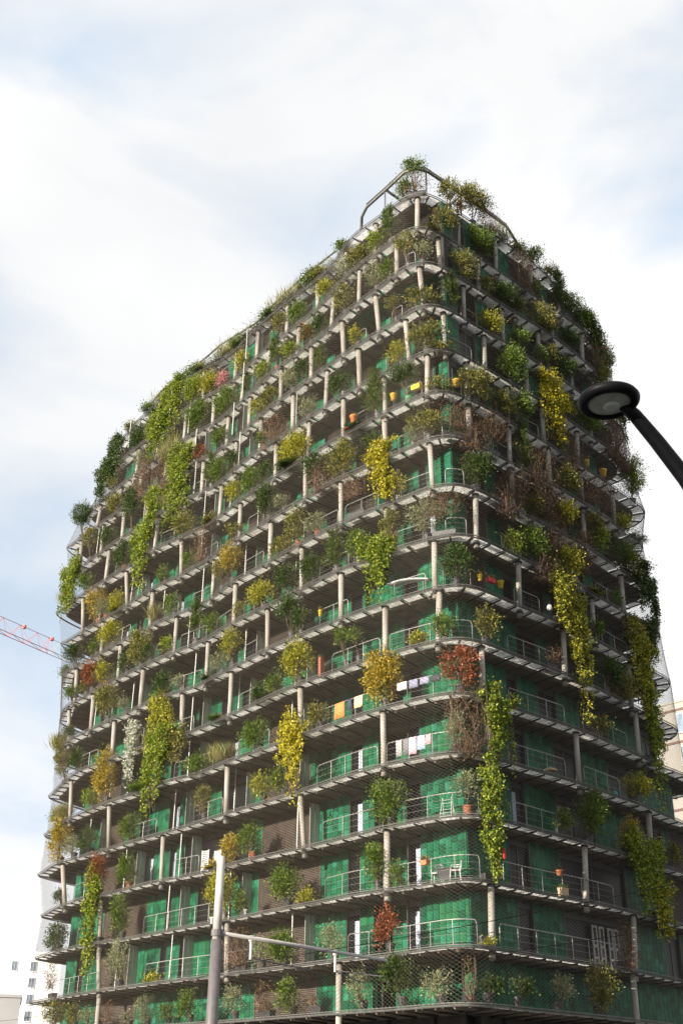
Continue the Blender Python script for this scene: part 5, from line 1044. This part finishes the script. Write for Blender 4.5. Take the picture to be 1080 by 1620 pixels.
        g.add(vs, fs); o = g.build('hanging_sheet', M['white'], None, True, (p[0], p[1], z + FLOOR + .98), rz)
        o.modifiers.new('thickness', 'SOLIDIFY').thickness = .008
        tag(o, 'white sheet hung on railing beside white slatted panel', 'laundry')
    elif k == 'awning':
        r = empty('curved_canopy', (*E.at(s, 0.5), z + FLOOR), rz)
        g = MB(); n = 10; vs, fs = [], []
        for a in range(n + 1):
            t = a / n; x = -1.3 + 2.6 * t; zz = .62 + .42 * math.sin(t * math.pi * .62)
            vs += [(x, -.4, zz + .1), (x, .35, zz), (x, .35, zz - .05), (x, -.4, zz + .05)]
        for a in range(n):
            for b in range(4): fs.append((a * 4 + b, a * 4 + (b + 1) % 4, a * 4 + 4 + (b + 1) % 4, a * 4 + 4 + b))
        g.add(vs, fs); g.build('canopy', M['white'], r, True)
        for x, zz in ((-.9, .7), (.9, .95)):
            g = MB(); g.cyl((x, .2, 0), (x, .2, zz), .02, n=6); g.build('leg', M['rail'], r)
        tag(r, 'curved cream canopy over furniture near rounded corner', 'canopy')
    elif k == 'umbrella':
        r = empty('folded_parasol', (*E.at(s, 0.5), z + FLOOR), rz)
        g = MB(); g.lathe([(.36, .28), (.33, .34), (.2, .42), (.03, .48)], 10); g.build('canopy', cmat('tan'), r)
        g = MB(); g.cyl((0, 0, 0), (0, 0, .5), .018, n=6); g.build('pole', M['rail'], r)
        tag(r, 'low tan parasol behind railing on shaded side', 'parasol')

# ------------------------------------------------------------------ street lamp with curved arm
hx, hy, hz = 2.75, 9.6, 8.04
lampo = empty('street_lamp', (hx + 1.62, hy + 0.62, 0))
def lpt(x, y, z): return (x - lampo.location.x, y - lampo.location.y, z)
ax = [(hx + 0.10, hy + 0.02, hz + 0.02), (hx + 0.28, hy + 0.10, hz - 0.11), (hx + 0.50, hy + 0.20, hz - 0.36), (hx + 0.78, hy + 0.31, hz - 0.74), (hx + 1.05, hy + 0.42, hz - 1.22),
      (hx + 1.30, hy + 0.52, hz - 1.85), (hx + 1.48, hy + 0.58, hz - 2.6), (hx + 1.58, hy + 0.61, hz - 3.4)]
g = MB(); g.tube([lpt(*p) for p in ax], [0.06, 0.072, 0.08, 0.088, 0.094, 0.098, 0.10, 0.10], 12); g.build('arm', M['lamp'], lampo, True)
g = MB(); g.cyl((0, 0, 0), (0, 0, 1.1), .13, .12, 16); g.cyl((0, 0, 1.1), (-0.04, -0.01, hz - 3.3), .11, .10, 16); g.build('pole', M['lamp'], lampo, True)
g = MB(); g.cyl((0, 0, 0), (0, 0, .05), .2, .2, 16); g.build('base_plate', M['lamp'], lampo)
c0 = lpt(hx, hy, hz)
def shift(prof): return [(r, z + c0[2]) for r, z in prof]
g = MB(); g.lathe(shift([(.215, -.035), (.235, -.06), (.285, -.055), (.312, -.02), (.318, .01), (.30, .04), (.24, .075), (.14, .10), (.05, .11)]), 40, c=(c0[0], c0[1]))
hd = g.build('lamp_head', M['lamp'], lampo, True)
g = MB(); g.lathe(shift([(.05, -.075), (.12, -.068), (.19, -.052), (.222, -.036), (.222, -.03)]), 36, c=(c0[0], c0[1])); g.build('lens', M['lens'], hd, True)
g = MB(); g.lathe(shift([(.035, -.094), (.075, -.088), (.09, -.072), (.09, -.066)]), 16, c=(c0[0] + .02, c0[1])); g.build('reflector', M['screen'], hd, True)
g = MB(); q = lpt(*ax[4]); g.cyl((q[0] - .055, q[1] - .03, q[2] + .10), (q[0] - .10, q[1] - .05, q[2] + .07), .03, n=8); g.build('clamp', M['lamp'], lampo)
tag(lampo, 'black street lamp with round flat head on curved arm', 'street lamp')

# tram mast with cross arm and overhead wires
px_, py_ = -3.04, 29.85
mast = empty('tram_mast', (px_, py_, 0))
g = MB(); g.cyl((0, 0, 0), (0, 0, 5.22), .165, .135, 18); g.build('pole', M['pole_grey'], mast, True)
g = MB(); g.cyl((0, 0, 5.22), (0, 0, 7.26), .112, .098, 18); g.build('upper_pole', M['pole_white'], mast, True)
g = MB(); g.cyl((0.14, 0.02, 5.37), (4.51, 5.71, 5.37), .052, .045, 12); arm = g.build('cross_arm', M['pole_white'], mast, True)
g = MB(); g.cyl((0, 0, 5.29), (0, 0, 5.45), .15, .15, 14); g.build('clamp', M['pole_grey'], mast)
for x, y in ((0.80, 1.02), (2.99, 3.94)):
    g = MB(); g.cyl((x, y, 5.40), (x, y, 4.86), .035, n=8); g.cyl((x, y, 5.30), (x, y, 5.44), .07, n=8); g.build('hanger', M['pole_white'], arm)
for a, b in (((0.80, 1.02, 4.9), (2.4, 2.2, 4.72)), ((2.99, 3.94, 4.9), (4.3, 4.2, 4.78)), ((2.99, 3.94, 4.88), (3.8, 5.2, 4.7))):
    g = MB(); g.cyl(a, b, .018, n=6); g.build('steady_arm', M['pole_grey'], arm)
g = MB(); g.cyl((0, 0, 0), (0, 0, .06), .28, .28, 16); g.build('base_plate', M['pole_grey'], mast)
tag(mast, 'grey and white tram mast with long horizontal cross arm', 'mast')
dA = Vector((5.90, -11.05, 0)).normalized()
for nm, p, dz in (('hung beneath the far hanger of the mast arm', Vector((-0.05, 33.79, 4.80)), 0), ('hung beneath the hanger beside the tram mast', Vector((-2.24, 30.87, 4.78)), 0)):
    g = MB(); pts = []
    for t in np.linspace(-70, 60, 40):
        sag = 0.25 * abs(math.sin(t * math.pi / 30)); q = p + dA * float(t); pts.append((q.x, q.y, q.z - sag))
    g.tube(pts, 0.007, 5)
    tag(g.build('overhead_wire', M['wire']), 'thin black overhead wire ' + nm, 'wire', 'tram overhead wires')

# ------------------------------------------------------------------ tower crane far behind
cr_d = Vector((0.525, 0.851, 0)).normalized(); cr_n = Vector((cr_d.y, -cr_d.x, 0))
tip = Vector((-39.9, 144.6, 57.0))
crane = empty('tower_crane', tuple((tip - cr_d * 42).to_2d()) + (0,))
def cw_(p): return p - Vector((crane.location.x, crane.location.y, 0))
def lattice(t0, t1, m_, name):
    g = MB(); bay = 3.1; t = t0
    bl = lambda t: tip + cr_d * t + cr_n * 0.55 + Vector((0, 0, -0.95))
    br = lambda t: tip + cr_d * t - cr_n * 0.55 + Vector((0, 0, -0.95))
    tp = lambda t: tip + cr_d * t + Vector((0, 0, 1.05))
    for f in (bl, br): g.cyl(cw_(f(t0)), cw_(f(t1)), .05, n=5)
    g.cyl(cw_(tp(t0)), cw_(tp(t1)), .04, n=5)
    while t < t1 - .2:
        e = min(t1, t + bay); mid = (t + e) / 2
        for f in (bl, br):
            g.cyl(cw_(f(t)), cw_(tp(mid)), .024, n=4); g.cyl(cw_(f(e)), cw_(tp(mid)), .024, n=4)
        g.cyl(cw_(bl(t)), cw_(br(t)), .03, n=4); g.cyl(cw_(bl(t)), cw_(br(e)), .03, n=4)
        t = e
    return g.build(name, m_, crane)
lattice(-10.6, 0, M['crane_red'], 'jib_tip'); lattice(-42, -10.6, M['crane_pale'], 'jib'); lattice(0, 14, M['crane_pale'], 'jib_extension')
g = MB()
for t in (-5.2, 0):
    q = cw_(tip + cr_d * t + Vector((0, 0, 1.05))); g.cyl(q - Vector((0, 0, .22)), q + Vector((0, 0, .22)), .24, n=10)
g.build('sheave', M['crane_red'], crane)
g = MB()
for sx in (-.8, .8):
    for sy in (-.8, .8): g.cyl((sx, sy, 0), (sx, sy, 64), .09, n=5)
for k in range(32):
    z_ = k * 2.0
    for (xa, ya), (xb, yb) in (((-.8, -.8), (.8, -.8)), ((.8, -.8), (.8, .8)), ((.8, .8), (-.8, .8)), ((-.8, .8), (-.8, -.8))):
        g.cyl((xa, ya, z_), (xb, yb, z_ + 2), .04, n=4)
g.build('crane_mast', M['crane_pale'], crane)
g = MB(); q = cw_(tip - cr_d * 14 + Vector((0, 0, 1.1))); g.cyl((0, 0, 63.5), q, .03, n=4); g.build('tie_bar', M['crane_pale'], crane)
tag(crane, 'red and white tower crane jib reaching behind the tower', 'crane')

# ------------------------------------------------------------------ neighbouring buildings
def block(name, label, p0, d, length, depth, height, wall_m, wins, win_m, band=None, cat='building'):
    """p0 near front corner, d along the front; wins = (t, z, w, h)"""
    d = Vector((*d, 0)).normalized(); n = Vector((d.y, -d.x, 0))
    if n.dot(Vector((p0[0], p0[1], 0))) > 0: n = -n
    r = empty(name, (p0[0], p0[1], 0))
    R_ = Matrix(((d.x, n.x, 0, 0), (d.y, n.y, 0, 0), (0, 0, 1, 0), (0, 0, 0, 1)))
    g = MB(); g.box(0, length, -depth, 0, 0, height, M=R_); g.build('wall', wall_m, r)
    g = MB(); g.box(-.12, length + .12, -depth - .12, .12, height, height + .35, M=R_); g.build('roof', wall_m, r)
    for t, z_, w, h in wins:
        g = MB()
        for a, b, c, e in ((t - .09, t, z_ - .09, z_ + h + .09), (t + w, t + w + .09, z_ - .09, z_ + h + .09), (t, t + w, z_ - .09, z_), (t, t + w, z_ + h, z_ + h + .09), (t + w / 2 - .03, t + w / 2 + .03, z_, z_ + h)):
            g.box(a, b, 0.002, .08, c, e, M=R_)
        wo = g.build('window', M['white'], r)
        g = MB(); g.box(t, t + w, 0.003, .03, z_, z_ + h, M=R_); g.build('pane', win_m, wo)
        g = MB(); g.box(t - .12, t + w + .12, 0.004, .16, z_ - .16, z_ - .09, M=R_); g.build('sill', wall_m, wo)
    if band:
        for z_ in band:
            g = MB(); g.box(-.05, length + .05, -.3, .10, z_, z_ + .32, M=R_); g.build('floor_band', M['bldg_band'], r)
    return tag(r, label, cat)
wins = []
for k in range(8):
    wins.append((20.6, 3.0 + k * 2.75, 1.0, 1.55))
for k in range(8): wins.append((17.3, 3.0 + k * 2.75, 0.9, 1.55)) if k in (7, 3, 1) else None
block('apartment_block', 'plain white apartment block with narrow window column below the crane', (-75.6, 212.6), (0.968, 0.25), 26, 14, 25.2, M['bldg_white'], wins, M['far_glass'])
block('low_office_block', 'low grey clad block in front of white apartment block', (-62, 139.0), (0.968, 0.25), 25.0, 12, 12.4, M['bldg_grey'], [(20.5, 5.6, 1.2, 1.2), (16.5, 5.6, 1.2, 1.2), (19.0, 2.2, 1.2, 1.2)], M['far_glass'])
wb = []
for k in range(11):
    for t in (1.2, 5.4, 8.2, 12.0, 16.5, 21.0, 26.0):
        wb.append((t * 1.52, 1.9 + k * 4.57, 2.05, 2.6))
block('beige_apartment_block', 'beige apartment block with dark floor bands beyond shaded side', (65.5, 131.0), (-0.67, 0.74), 48.8, 20, 51.9, M['bldg_beige'], wb, M['far_glass'],
      band=[4.57 * k + 0.45 for k in range(1, 12)])
